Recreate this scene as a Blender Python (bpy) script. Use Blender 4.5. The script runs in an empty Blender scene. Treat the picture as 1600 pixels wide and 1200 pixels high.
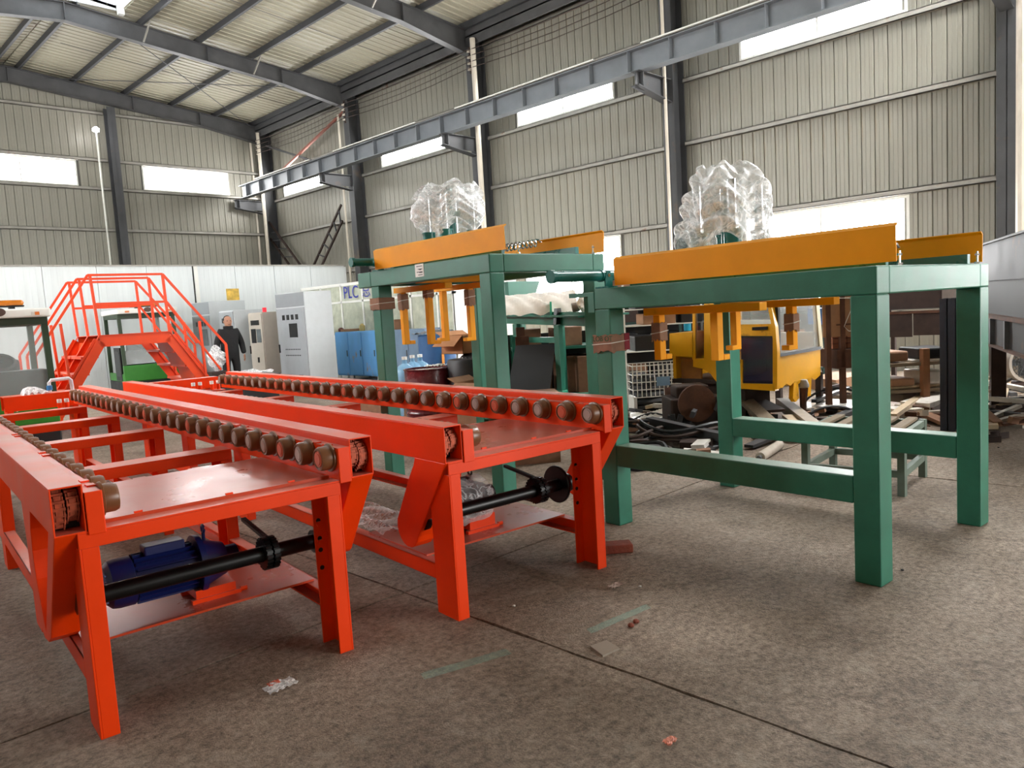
import bpy, bmesh, math, random
from mathutils import Vector, Matrix
random.seed(7)
SC = bpy.context.scene
COL = SC.collection
PI = math.pi
# ---------------------------------------------------------------- camera, sky, light, exposure
FPX, PITCH, ROLL, YAW, CAMH = 1191.663, .0956586, -.0603065, .7807362, 1.5
CA, GA = .0993348, .0862136            # headings of the conveyors and of the green gantries
fw = Vector((math.sin(YAW)*math.cos(PITCH), math.cos(YAW)*math.cos(PITCH), -math.sin(PITCH)))
ri = Vector((math.cos(YAW), -math.sin(YAW), 0)); up = ri.cross(fw)
r2 = ri*math.cos(ROLL) + up*math.sin(ROLL); u2 = -ri*math.sin(ROLL) + up*math.cos(ROLL)
cam = bpy.data.cameras.new('camera'); camo = bpy.data.objects.new('camera', cam); COL.objects.link(camo)
cam.sensor_width = 36; cam.lens = FPX*36/1600; cam.clip_start = .05; cam.clip_end = 200
camo.matrix_world = Matrix(((r2.x, u2.x, -fw.x, 0), (r2.y, u2.y, -fw.y, 0), (r2.z, u2.z, -fw.z, CAMH), (0, 0, 0, 1)))
SC.camera = camo
W = bpy.data.worlds.new('sky'); SC.world = W; W.use_nodes = True
bg = W.node_tree.nodes['Background']; bg.inputs[0].default_value = (.86, .93, 1, 1); bg.inputs[1].default_value = 1.0
SC.view_settings.view_transform = 'Standard'; SC.view_settings.look = 'None'
SC.view_settings.exposure = 0.42; SC.view_settings.gamma = 1; SC.view_settings.use_curve_mapping = False
WIN_E, SKY_E, LEFT_FILL_E, ROOF_KEY_E = 22.0, 2.0, 29.0, 50.0               # daylight in window and ridge sheets; glow of added left fill and roof key
def area(name, loc, target, sx, sy, power, col=(1, 1, 1)):
    l = bpy.data.lights.new(name, 'AREA'); l.shape = 'RECTANGLE'; l.size = sx; l.size_y = sy; l.energy = power; l.color = col
    o = bpy.data.objects.new(name, l); COL.objects.link(o); o.location = loc
    o.rotation_euler = (Vector(target)-Vector(loc)).to_track_quat('-Z', 'Y').to_euler()
    return o
area('door_fill_area', (9.4, -8.6, 2.6), (8.0, 0, 2.0), 6.4, 4.8, 950, (1, .97, .93))  # added fill lamp at an unseen doorway behind the camera
# ---------------------------------------------------------------- helpers
def s2l(c): return c/12.92 if c <= .04045 else ((c+.055)/1.055)**2.4
def H(h): h = h.lstrip('#'); return tuple(s2l(int(h[i:i+2], 16)/255) for i in (0, 2, 4)) + (1,)
def pixray(x, y): return (r2*((x-800)/FPX) - u2*((y-600)/FPX) + fw)
def at(x, y, d): return Vector((0, 0, CAMH)) + pixray(x, y)*d          # a point d metres in front of the lens
def gnd(x, y, z=0.0):
    r = pixray(x, y); return Vector((0, 0, CAMH)) + r*((z-CAMH)/r.z)
def FR(v, u, z, a=CA):                                                   # lateral / along / up to world
    return Vector((v*math.cos(a)+u*math.sin(a), -v*math.sin(a)+u*math.cos(a), z))
class MB:
    def __init__(s): s.v = []; s.f = []
    def add(s, vs, fs):
        n = len(s.v); s.v += [tuple(p) for p in vs]; s.f += [tuple(i+n for i in f) for f in fs]; return s
    def box(s, x0, x1, y0, y1, z0, z1, m=None):
        vs = [Vector((x, y, z)) for x in (x0, x1) for y in (y0, y1) for z in (z0, z1)]
        if m is not None: vs = [m @ p for p in vs]
        return s.add(vs, [(0, 1, 3, 2), (4, 6, 7, 5), (0, 4, 5, 1), (2, 3, 7, 6), (0, 2, 6, 4), (1, 5, 7, 3)])
    def obox(s, c, size, rz=0, rx=0, ry=0):
        m = Matrix.Translation(c) @ Matrix.Rotation(rz, 4, 'Z') @ Matrix.Rotation(ry, 4, 'Y') @ Matrix.Rotation(rx, 4, 'X')
        a, b, c2 = size[0]/2, size[1]/2, size[2]/2
        return s.box(-a, a, -b, b, -c2, c2, m)
    def bar(s, p, q, w, h, upv=(0, 0, 1)):
        p = Vector(p); q = Vector(q); d = (q-p); L = d.length; d.normalize(); x = d.cross(Vector(upv))
        if x.length < 1e-4: x = d.cross(Vector((1, 0, 0)))
        x.normalize(); y = x.cross(d)
        m = Matrix(((x.x, d.x, y.x, p.x), (x.y, d.y, y.y, p.y), (x.z, d.z, y.z, p.z), (0, 0, 0, 1)))
        return s.box(-w/2, w/2, 0, L, -h/2, h/2, m)
    def cyl(s, p, q, r, n=14, rq=None, caps=True):
        p = Vector(p); q = Vector(q); d = (q-p).normalized(); rq = r if rq is None else rq
        a = d.cross(Vector((0, 0, 1)))
        if a.length < 1e-3: a = Vector((1, 0, 0))
        a.normalize(); b = d.cross(a); vs = []
        for k in range(n):
            t = 2*PI*k/n; e = a*math.cos(t)+b*math.sin(t); vs += [p+e*r, q+e*rq]
        fs = [(2*k, 2*((k+1) % n), 2*((k+1) % n)+1, 2*k+1) for k in range(n)]
        if caps: fs += [tuple(2*k for k in range(n))[::-1], tuple(2*k+1 for k in range(n))]
        return s.add(vs, fs)
    def lathe(s, prof, n=20, m=None, close=False):                       # prof: (r, z) about local z
        vs = []; fs = []
        for r, z in prof:
            for k in range(n):
                t = 2*PI*k/n; p = Vector((r*math.cos(t), r*math.sin(t), z)); vs.append(m @ p if m is not None else p)
        for j in range(len(prof)-1):
            for k in range(n):
                a = j*n+k; b = j*n+(k+1) % n; fs.append((a, b, b+n, a+n))
        if prof[0][0] > 1e-4: fs.append(tuple(range(n))[::-1])
        if prof[-1][0] > 1e-4: fs.append(tuple((len(prof)-1)*n+k for k in range(n)))
        return s.add(vs, fs)
    def tube(s, pts, r, n=8):
        pts = [Vector(p) for p in pts]; vs = []; fs = []
        for i, p in enumerate(pts):
            d = (pts[min(i+1, len(pts)-1)]-pts[max(i-1, 0)]).normalized(); a = d.cross(Vector((.13, .21, .97)))
            if a.length < 1e-3: a = d.cross(Vector((1, 0, 0)))
            a.normalize(); b = d.cross(a)
            rr = r[i] if isinstance(r, (list, tuple)) else r
            vs += [p + (a*math.cos(2*PI*k/n)+b*math.sin(2*PI*k/n))*rr for k in range(n)]
        for i in range(len(pts)-1):
            for k in range(n): fs.append((i*n+k, i*n+(k+1) % n, (i+1)*n+(k+1) % n, (i+1)*n+k))
        fs.append(tuple(range(n))[::-1]); fs.append(tuple((len(pts)-1)*n+k for k in range(n)))
        return s.add(vs, fs)
    def prism(s, poly, a0, a1, axis='x', m=None):                        # poly in the plane across the axis
        n = len(poly); vs = []
        for a in (a0, a1):
            for p, q in poly:
                c = {'x': (a, p, q), 'y': (p, a, q), 'z': (p, q, a)}[axis]; c = Vector(c); vs.append(m @ c if m is not None else c)
        fs = [tuple(range(n)), tuple(range(n, 2*n))[::-1]] + [(k, k+n, (k+1) % n+n, (k+1) % n) for k in range(n)]
        return s.add(vs, fs)
    def grid(s, fn, nu, nv):
        vs = [fn(i/nu, j/nv) for j in range(nv+1) for i in range(nu+1)]
        fs = [(j*(nu+1)+i, j*(nu+1)+i+1, (j+1)*(nu+1)+i+1, (j+1)*(nu+1)+i) for j in range(nv) for i in range(nu)]
        return s.add(vs, fs)
    def mesh(s, name, mat, smooth=True, fix=True):
        me = bpy.data.meshes.new(name); me.from_pydata(s.v, [], s.f)
        if fix:
            b = bmesh.new(); b.from_mesh(me); bmesh.ops.recalc_face_normals(b, faces=b.faces); b.to_mesh(me); b.free()
        if smooth:
            me.polygons.foreach_set('use_smooth', [True]*len(me.polygons)); me.set_sharp_from_angle(angle=.62)
        if mat is not None: me.materials.append(mat)
        return me
    def build(s, name, mat, parent=None, smooth=True, bevel=0, loc=None, rz=None, kind=None):
        return link(name, s.mesh(name, mat, smooth), parent, bevel, loc, rz, kind)
def link(name, me, parent=None, bevel=0, loc=None, rz=None, kind=None):
    o = bpy.data.objects.new(name, me); COL.objects.link(o)
    if parent is not None: o.parent = parent
    if loc is not None: o.location = loc
    if rz is not None: o.rotation_euler = (0, 0, rz)
    if bevel:
        md = o.modifiers.new('edge', 'BEVEL'); md.width = bevel; md.segments = 2; md.limit_method = 'ANGLE'; md.angle_limit = .7
    if kind: o['kind'] = kind
    return o
def tag(o, label, cat, group=None, kind=None):
    o['label'] = label; o['category'] = cat
    if group: o['group'] = group
    if kind: o['kind'] = kind
    return o
def thing(name, label, cat, loc=(0, 0, 0), rz=0, group=None):
    o = bpy.data.objects.new(name, None); COL.objects.link(o); o.empty_display_size = .1
    o.location = loc; o.rotation_euler = (0, 0, rz)
    return tag(o, label, cat, group)
def struct(name, me_or_mb, mat=None, smooth=False):
    o = me_or_mb.build(name, mat, None, smooth) if me_or_mb is not None else bpy.data.objects.new(name, None)
    if me_or_mb is None: COL.objects.link(o)
    o['kind'] = 'structure'; return o
def copy_tree(o, parent=None):
    kids = [k for k in ALLKIDS.get(o.name, o.children)]
    c = o.copy(); COL.objects.link(c); c.parent = parent
    for k in kids: copy_tree(k, c)
    return c
ALLKIDS = {}
# ---------------------------------------------------------------- materials
MATS = {}
def mat(name, col, rough=.5, metal=0.0, var=.12, scale=6.0, bump=0.0, bscale=40.0, dust=None, damt=0.0, spec=.5,
        alpha=1.0, trans=0.0, emit=0.0, coat=0.0, stretch=None, rust=None, ramt=0.0, rscale=3.0, rvar=.12):
    if name in MATS: return MATS[name]
    m = bpy.data.materials.new(name); m.use_nodes = True; nt = m.node_tree; N = nt.nodes; Lk = nt.links
    b = N['Principled BSDF']; base = H(col) if isinstance(col, str) else col
    b.inputs['Roughness'].default_value = rough; b.inputs['Metallic'].default_value = metal
    b.inputs['Specular IOR Level'].default_value = spec
    if coat: b.inputs['Coat Weight'].default_value = coat; b.inputs['Coat Roughness'].default_value = .12
    if alpha < 1: b.inputs['Alpha'].default_value = alpha
    if trans: b.inputs['Transmission Weight'].default_value = trans
    if emit:
        b.inputs['Emission Color'].default_value = base; b.inputs['Emission Strength'].default_value = emit
    tc = N.new('ShaderNodeTexCoord'); src = tc.outputs['Object']
    if stretch:
        mp = N.new('ShaderNodeMapping'); mp.inputs['Scale'].default_value = stretch; Lk.new(src, mp.inputs[0]); src = mp.outputs[0]
    nz = N.new('ShaderNodeTexNoise'); nz.inputs['Scale'].default_value = scale; nz.inputs['Detail'].default_value = 6; nz.inputs['Roughness'].default_value = .6
    Lk.new(src, nz.inputs['Vector'])
    mx = N.new('ShaderNodeMix'); mx.data_type = 'RGBA'
    rp = N.new('ShaderNodeValToRGB'); rp.color_ramp.elements[0].position = .3; rp.color_ramp.elements[1].position = .7
    Lk.new(nz.outputs['Fac'], rp.inputs[0]); Lk.new(rp.outputs[0], mx.inputs[0])
    mx.inputs[6].default_value = tuple(c*(1-var) for c in base[:3])+(1,); mx.inputs[7].default_value = tuple(min(1, c*(1+var)) for c in base[:3])+(1,)
    out = mx.outputs[2]
    if rust:
        n2 = N.new('ShaderNodeTexNoise'); n2.inputs['Scale'].default_value = rscale; n2.inputs['Detail'].default_value = 8; n2.inputs['Roughness'].default_value = .7
        Lk.new(src, n2.inputs['Vector'])
        r2_ = N.new('ShaderNodeValToRGB'); r2_.color_ramp.elements[0].position = .62-ramt*.35; r2_.color_ramp.elements[1].position = .72-ramt*.25
        Lk.new(n2.outputs['Fac'], r2_.inputs[0]); m2 = N.new('ShaderNodeMix'); m2.data_type = 'RGBA'
        Lk.new(r2_.outputs[0], m2.inputs[0]); Lk.new(out, m2.inputs[6]); m2.inputs[7].default_value = H(rust); out = m2.outputs[2]
    if dust:                                                             # dust lies on what faces up
        ge = N.new('ShaderNodeNewGeometry'); sx = N.new('ShaderNodeSeparateXYZ'); Lk.new(ge.outputs['Normal'], sx.inputs[0])
        mr = N.new('ShaderNodeMapRange'); mr.inputs[1].default_value = .75; mr.inputs[2].default_value = .98; mr.inputs[4].default_value = damt
        Lk.new(sx.outputs['Z'], mr.inputs[0])
        n3 = N.new('ShaderNodeTexNoise'); n3.inputs['Scale'].default_value = 2.3; n3.inputs['Detail'].default_value = 7; Lk.new(tc.outputs['Object'], n3.inputs['Vector'])
        m4 = N.new('ShaderNodeMath'); m4.operation = 'MULTIPLY'; m5 = N.new('ShaderNodeMapRange'); m5.inputs[1].default_value = .3; m5.inputs[2].default_value = .62; m5.inputs[3].default_value = .55
        Lk.new(n3.outputs['Fac'], m5.inputs[0]); Lk.new(mr.outputs[0], m4.inputs[0]); Lk.new(m5.outputs[0], m4.inputs[1])
        m3 = N.new('ShaderNodeMix'); m3.data_type = 'RGBA'; Lk.new(m4.outputs[0], m3.inputs[0]); Lk.new(out, m3.inputs[6]); m3.inputs[7].default_value = H(dust); out = m3.outputs[2]
    Lk.new(out, b.inputs['Base Color'])
    if rvar:
        mr2 = N.new('ShaderNodeMapRange'); mr2.inputs[3].default_value = max(0, rough-rvar); mr2.inputs[4].default_value = min(1, rough+rvar)
        Lk.new(nz.outputs['Fac'], mr2.inputs[0]); Lk.new(mr2.outputs[0], b.inputs['Roughness'])
    if bump:
        nb = N.new('ShaderNodeTexNoise'); nb.inputs['Scale'].default_value = bscale; nb.inputs['Detail'].default_value = 5; Lk.new(src, nb.inputs['Vector'])
        bp = N.new('ShaderNodeBump'); bp.inputs['Strength'].default_value = bump; bp.inputs['Distance'].default_value = .01
        Lk.new(nb.outputs['Fac'], bp.inputs['Height']); Lk.new(bp.outputs[0], b.inputs['Normal'])
    MATS[name] = m; return m
ORANGE = mat('orange_paint', '#EE3E00', .4, var=.07, scale=3, bump=.04, bscale=60, dust='#B58578', damt=.72, spec=.25)
PLATE = mat('orange_plate_paint', '#C04018', .3, var=.06, scale=3, dust='#A86A5E', damt=.7)
OSTAIR = mat('stair_orange_paint', '#E04414', .42, var=.08, scale=3, dust='#C8836C', damt=.4, spec=.3)
GREEN = mat('hammer_green_paint', '#26705A', .38, var=.18, scale=5, bump=.12, bscale=260, dust='#B9C6BC', damt=.35)
TEAL = mat('teal_enamel', '#0F6A63', .3, var=.1, scale=6)
YELLOW = mat('yellow_paint', '#F4A000', .5, var=.06, scale=4, bump=.03, dust='#D8B070', damt=.3, spec=.25)
DYELLOW = mat('machine_yellow_paint', '#F2AE06', .36, var=.08, scale=3, rust='#8A4A14', ramt=.08, rscale=2.5)
BLACKM = mat('black_greased_steel', '#0B0C0D', .35, metal=.3, var=.3)
DARK = mat('dark_joint_and_shade', '#14110F', .7, var=.3)  # near-black for joint gaps, slots and painted shade in the chain boxes
BROWNR = mat('brown_rubber', '#74482A', .34, var=.2, scale=9)
CAPG = mat('grey_bearing_cap', '#A8968F', .4, metal=.2, var=.15)
CAPO = mat('orange_bearing_cap', '#C8583A', .42, metal=.1, var=.15)
CHAINM = mat('oily_chain_steel', '#9A4326', .45, metal=.4, var=.35, scale=60)
BLUEM = mat('motor_blue_paint', '#0F1A50', .36, var=.15)
CHROME = mat('chrome', '#D8DADC', .12, metal=1.0, var=.05, rvar=.04)
STEELG = mat('grey_steel', '#5B5E60', .5, metal=.5, var=.2)
STRUCTM = mat('structural_grey_paint', '#4A4A4B', .55, var=.22, scale=2.5, bump=.05)
STRUCTD = mat('structural_dark_paint', '#3E3F42', .55, var=.2, scale=2.5)
CRANEM = mat('crane_beam_paint', '#7A7F84', .5, var=.15, scale=1.5)
GALV = mat('galvanised_girt', '#9C9890', .5, metal=.3, var=.2, scale=3, rust='#7A5640', ramt=.05)
CLAD = mat('wall_cladding_paint', '#8F8C80', .42, metal=.15, var=.1, scale=1.3, stretch=(3, 3, .25), rust='#8C7B60', ramt=.03, rscale=1.2)
ROOFM = mat('roof_sheet_paint', '#9C9784', .5, var=.14, scale=1.6, stretch=(.35, 3, 1), rust='#9A8A70', ramt=.06, rscale=1.5)
WHITE = mat('white_panel_paint', '#DCE2E2', .4, var=.05, scale=1.2, stretch=(6, 6, .4))
WHITEF = mat('white_frame_paint', '#E9E9E2', .4, var=.05)
CABG = mat('cabinet_grey_paint', '#C3C9CB', .4, var=.04)
GLASS = mat('clear_pane', '#DDE8E6', .08, var=.05, alpha=.28, spec=.6)
PANEE = mat('frosted_daylight_sheet', (1, 1, 1, 1), .5, var=0, emit=WIN_E)
LEFT_FILL = mat('left_fill_sheet', (1, 1, 1, 1), .5, var=0, emit=LEFT_FILL_E)  # added glowing panes for the unseen left wall, as fill
KEY_PANE = mat('added_key_sheet', (1, 1, 1, 1), .5, var=0, emit=ROOF_KEY_E)  # added glowing key-light sheet, out of view
SKYE = mat('ridge_daylight_sheet', (.88, .94, 1, 1), .5, var=0, emit=SKY_E)
def filmmat(name, lo, hi, sc):                                           # crinkled film: clear between the milky creases
    m = mat(name, '#F4F5F6', .24, var=.03, bump=.7, bscale=sc*2.2, spec=.7); nt = m.node_tree; N = nt.nodes; Lk = nt.links; b = N['Principled BSDF']
    tc = N.new('ShaderNodeTexCoord'); n = N.new('ShaderNodeTexNoise'); n.inputs['Scale'].default_value = sc; n.inputs['Detail'].default_value = 5; n.inputs['Distortion'].default_value = 1.6; Lk.new(tc.outputs['Object'], n.inputs['Vector'])
    s = N.new('ShaderNodeMath'); s.operation = 'SUBTRACT'; s.inputs[1].default_value = .5; Lk.new(n.outputs['Fac'], s.inputs[0]); a = N.new('ShaderNodeMath'); a.operation = 'ABSOLUTE'; Lk.new(s.outputs[0], a.inputs[0])
    r = N.new('ShaderNodeMapRange'); r.inputs[1].default_value = 0; r.inputs[2].default_value = .075; r.inputs[3].default_value = hi; r.inputs[4].default_value = lo; Lk.new(a.outputs[0], r.inputs[0])
    lw = N.new('ShaderNodeLayerWeight'); lw.inputs[0].default_value = .35; mx = N.new('ShaderNodeMath'); mx.operation = 'MAXIMUM'; Lk.new(r.outputs[0], mx.inputs[0]); Lk.new(lw.outputs['Facing'], mx.inputs[1]); Lk.new(mx.outputs[0], b.inputs['Alpha']); return m
FILM = filmmat('clear_plastic_film', .42, .97, 11)
FILMD = filmmat('clear_wrap_film', .1, .62, 12)
CARD = mat('cardboard', '#9A7355', .8, var=.15, scale=8, bump=.05)
CARDD = mat('old_cardboard', '#86624A', .85, var=.2, scale=8, bump=.05)
RUBBER = mat('black_rubber', '#17181B', .5, var=.3)
RUST = mat('rusty_steel', '#5A3A2A', .8, metal=.2, var=.35, scale=7, bump=.2)
RUSTD = mat('dark_rusty_steel', '#3B2C26', .7, metal=.3, var=.35, scale=6, bump=.15)
MILL = mat('mill_scale_steel', '#353436', .7, metal=.0, var=.25, scale=2.2, rust='#5A4030', ramt=.08)
CONC = None
# ---------------------------------------------------------------- the hall
WX, GY, LX, NY, RX = 14.6, 27.1, -2.0, -9.0, 6.3       # right wall, far gable, left wall, near gable, ridge
def zr(x): return 8.93+.1*(WX-x) if x >= RX else 8.93+.1*(WX-RX)-.1*(RX-x)
def onX(x, y, X): r = pixray(x, y); return Vector((0, 0, CAMH))+r*(X/r.x)
def onY(x, y, Y): r = pixray(x, y); return Vector((0, 0, CAMH))+r*(Y/r.y)
def concrete():
    m = bpy.data.materials.new('worn_concrete'); m.use_nodes = True; nt = m.node_tree; N = nt.nodes; Lk = nt.links; b = N['Principled BSDF']
    ge = N.new('ShaderNodeNewGeometry'); P = ge.outputs['Position']
    def noise(sc, det, ro, st=None):
        src = P
        if st: mp = N.new('ShaderNodeMapping'); mp.inputs['Scale'].default_value = st; Lk.new(P, mp.inputs[0]); src = mp.outputs[0]
        n = N.new('ShaderNodeTexNoise'); n.inputs['Scale'].default_value = sc; n.inputs['Detail'].default_value = det; n.inputs['Roughness'].default_value = ro; Lk.new(src, n.inputs['Vector']); return n.outputs['Fac']
    def ramp(f, p0, c0, p1, c1):
        r = N.new('ShaderNodeValToRGB'); r.color_ramp.elements[0].position = p0; r.color_ramp.elements[0].color = c0; r.color_ramp.elements[1].position = p1; r.color_ramp.elements[1].color = c1; Lk.new(f, r.inputs[0]); return r.outputs[0]
    def mix(f, a, c, bl='MIX'):
        x = N.new('ShaderNodeMix'); x.data_type = 'RGBA'; x.blend_type = bl
        if isinstance(f, float): x.inputs[0].default_value = f
        else: Lk.new(f, x.inputs[0])
        Lk.new(a, x.inputs[6]) if not isinstance(a, tuple) else setattr(x.inputs[6], 'default_value', a)
        Lk.new(c, x.inputs[7]) if not isinstance(c, tuple) else setattr(x.inputs[7], 'default_value', c)
        return x.outputs[2]
    base = ramp(noise(.8, 8, .65), .32, H('#7C6E61'), .7, H('#AB9B8C'))
    fine = ramp(noise(30, 8, .8), .36, (.36, .35, .34, 1), .62, (1.5, 1.46, 1.4, 1))
    c = mix(.95, base, fine, 'MULTIPLY')
    blot = ramp(noise(2.6, 9, .72), .5, (1, 1, 1, 1), .68, (.62, .58, .56, 1)); c = mix(.7, c, blot, 'MULTIPLY')
    chips = ramp(noise(13, 12, .88, (1, 1.7, 1)), .57, (1, 1, 1, 1), .63, (.2, .18, .16, 1)); c = mix(.85, c, chips, 'MULTIPLY')
    pale = ramp(noise(5.5, 10, .8), .52, (0, 0, 0, 1), .68, (.6, .6, .6, 1)); c = mix(pale, c, H('#B5A898'))
    vo = N.new('ShaderNodeTexVoronoi'); vo.feature = 'DISTANCE_TO_EDGE'; vo.inputs['Scale'].default_value = .33; vo.inputs['Randomness'].default_value = 1
    ad = N.new('ShaderNodeVectorMath'); ad.operation = 'ADD'; nn = N.new('ShaderNodeTexNoise'); nn.inputs['Scale'].default_value = 3; nn.inputs['Detail'].default_value = 6; Lk.new(P, nn.inputs['Vector'])
    sc = N.new('ShaderNodeVectorMath'); sc.operation = 'SCALE'; sc.inputs['Scale'].default_value = .25; Lk.new(nn.outputs['Color'], sc.inputs[0]); Lk.new(P, ad.inputs[0]); Lk.new(sc.outputs[0], ad.inputs[1]); Lk.new(ad.outputs[0], vo.inputs['Vector'])
    ck = ramp(vo.outputs['Distance'], .0015, (.38, .35, .33, 1), .006, (1, 1, 1, 1)); c = mix(.35, c, ck, 'MULTIPLY')
    Lk.new(c, b.inputs['Base Color']); b.inputs['Roughness'].default_value = .62; b.inputs['Specular IOR Level'].default_value = .35
    h = N.new('ShaderNodeMath'); h.operation = 'ADD'; Lk.new(noise(14, 10, .8, (1, 1.6, 1)), h.inputs[0]); Lk.new(noise(90, 5, .6), h.inputs[1])
    bp = N.new('ShaderNodeBump'); bp.inputs['Strength'].default_value = .9; bp.inputs['Distance'].default_value = .02; Lk.new(h.outputs[0], bp.inputs['Height']); Lk.new(bp.outputs[0], b.inputs['Normal'])
    return m
CONC = concrete()
DIRT = mat('joint_dirt', '#3A322C', .9, var=.3)
floor = struct('floor', MB().box(LX-.3, WX+.3, NY-.3, GY+.3, -.3, -.03), DIRT)
xs = [LX, 2.39, 6.43, 10.45, WX]; ys = [NY, -2.7, 3.35, 9.4, 15.45, 21.5, GY]
rs = random.Random(3)
def edge(a, b, n, horiz):                                               # a chipped slab edge
    return [(a[0]+(b[0]-a[0])*k/n+(0 if horiz else rs.uniform(-.006, .006)), a[1]+(b[1]-a[1])*k/n+(rs.uniform(-.006, .006) if horiz else 0)) for k in range(n)]
for i in range(4):
    for j in range(6):
        g = .008; x0, x1, y0, y1 = xs[i]+g, xs[i+1]-g, ys[j]+g, ys[j+1]-g; n = 34 if j in (1, 2) and i < 3 else 6
        poly = edge((x0, y0), (x1, y0), n, 1)+edge((x1, y0), (x1, y1), n, 0)+edge((x1, y1), (x0, y1), n, 1)+edge((x0, y1), (x0, y0), n, 0)
        MB().prism(poly, -.06, 0, 'z').build('slab', CONC, floor, False)
GRP = mat('faded_green_floor_paint', '#93AE9E', .7, var=.2, scale=20, alpha=.42)
MB().grid(lambda a, b: (*(gnd(664, 1062).xy*(1-a)+gnd(800, 1022).xy*a+Vector((.02, .06))*(b*1.0)), .0012), 4, 2).build('paint_stripe', GRP, floor)
MB().grid(lambda a, b: (*(gnd(925, 990).xy*(1-a)+gnd(1018, 950).xy*a+Vector((.02, .05))*(b*1.0)), .0012), 4, 2).build('paint_stripe', GRP, floor)
# --- walls: a backing skin with the window holes left open, cladding strips in front of it
def holes(u0, u1, z0, z1, hs):                                           # rectangles left after the holes are cut
    out = []; us = sorted({u0, u1, *[h[0] for h in hs], *[h[1] for h in hs]})
    for a, b in zip(us, us[1:]):
        zs = sorted((h[2], h[3]) for h in hs if h[0] <= a+1e-6 and h[1] >= b-1e-6); z = z0
        for p, q in zs: out.append((a, b, z, p)); z = q
        out.append((a, b, z, z1))
    return out
RW = [(4.6, 7.73, 6.17, 7.05), (10.85, 13.97, 6.17, 7.05), (16.82, 19.95, 6.17, 7.05), (23.05, 26.1, 6.17, 7.05), (-1.5, 1.6, 6.17, 7.05), (4.6, 7.73, 1.25, 3.1), (10.85, 13.97, 1.25, 3.1), (-1.5, 1.6, 1.25, 3.1)]  # includes windows of an unseen bay, put in for light
GW = [(4.85, 7.98, 6.28, 7.08), (9.98, 12.98, 6.28, 7.08)]
LW = [(y, y+3.1, 4.2, 5.6) for y in (9.4, 13.6, 17.8)]  # unseen openings, placed for the added left fill
def rects(mb, rs_, axis, a0, a1):
    for u0, u1, z0, z1 in rs_: mb.box(a0, a1, u0, u1, z0, z1) if axis == 'x' else mb.box(u0, u1, a0, a1, z0, z1)
    return mb
GAPM = mat('cladding_lap_gap_paint', '#5E5C55', .6, var=.1)  # dark backing skin seen in the gaps between strips
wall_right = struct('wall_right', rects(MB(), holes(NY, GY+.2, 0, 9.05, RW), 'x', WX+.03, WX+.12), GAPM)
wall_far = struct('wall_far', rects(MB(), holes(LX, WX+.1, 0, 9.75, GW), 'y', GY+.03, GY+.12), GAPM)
wall_left = struct('wall_left', rects(MB(), holes(NY, GY, 0, 9.05, LW), 'x', LX-.12, LX-.03), CLAD)
wall_near = struct('wall_near', MB().box(LX, 6.1, NY-.12, NY-.03, 0, 9.7).box(12.7, WX, NY-.12, NY-.03, 0, 9.7).box(6.1, 12.7, NY-.12, NY-.03, 5.2, 9.7), CLAD)
PIT = .2325
def strip_profile(w): return [(.006, .03), (.006, .006), (.016, 0), (w*.3, .001), (w*.34, .005), (w*.38, .001), (w*.64, .001), (w*.68, .005), (w*.72, .001), (w-.016, 0), (w-.006, .006), (w-.006, .03)]
cache = {}
def strips(wall, axis, a0, a1, at_, sign, tops, hs):
    n = int(round((a1-a0)/PIT)); p = (a1-a0)/n
    for k in range(n):
        u0 = a0+k*p; mid = u0+p/2; zs = sorted((h[2], h[3]) for h in hs if h[0] < mid < h[1]); z = 0; segs = []
        for q0, q1 in zs: segs.append((z, q0)); z = q1
        segs.append((z, tops(mid)))
        for z0, z1 in segs:
            key = (axis, round(p, 4), round(z1-z0, 2))
            if key not in cache:
                pr = strip_profile(p)
                cache[key] = MB().prism([(t*sign, s) for s, t in pr] if axis == 'x' else [(s, t*sign) for s, t in pr], 0, z1-z0, 'z').mesh('cladding_panel', CLAD, False)
            link('cladding_panel', cache[key], wall, loc=(at_, u0, z0) if axis == 'x' else (u0, at_, z0))
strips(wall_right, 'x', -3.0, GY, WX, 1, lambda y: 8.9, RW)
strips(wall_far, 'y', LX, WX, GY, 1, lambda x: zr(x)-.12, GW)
# --- windows: frosted sheets in white frames
wn = [0]
def window(axis, a, u0, u1, z0, z1, sgn, pm=None):
    wn[0] += 1
    def bx(mb, p0, p1, q0, q1, t0, t1):
        lo, hi = sorted((a+sgn*t0, a+sgn*t1)); return mb.box(lo, hi, p0, p1, q0, q1) if axis == 'x' else mb.box(p0, p1, lo, hi, q0, q1)
    f = MB(); w = .05
    bx(f, u0, u1, z0, z0+w, -.04, .06); bx(f, u0, u1, z1-w, z1, -.04, .06); bx(f, u0, u0+w, z0+w, z1-w, -.04, .06); bx(f, u1-w, u1, z0+w, z1-w, -.04, .06)
    win = struct('window_%d' % wn[0], f, WHITEF); m = (u0+u1)/2
    mu = MB(); bx(mu, m-.02, m+.02, z0+w, z1-w, -.03, .05); mu.build('mullion', WHITEF, win)
    for p, q in ((u0+w, m-.02), (m+.02, u1-w)):
        pa = MB(); bx(pa, p, q, z0+w, z1-w, .0, .015); pa.build('pane', pm or PANEE, win)
for h in RW: window('x', WX+.03, *h, 1)
for h in GW: window('y', GY+.03, *h, 1)
for h in LW: window('x', LX-.03, *h, -1, LEFT_FILL)
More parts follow.
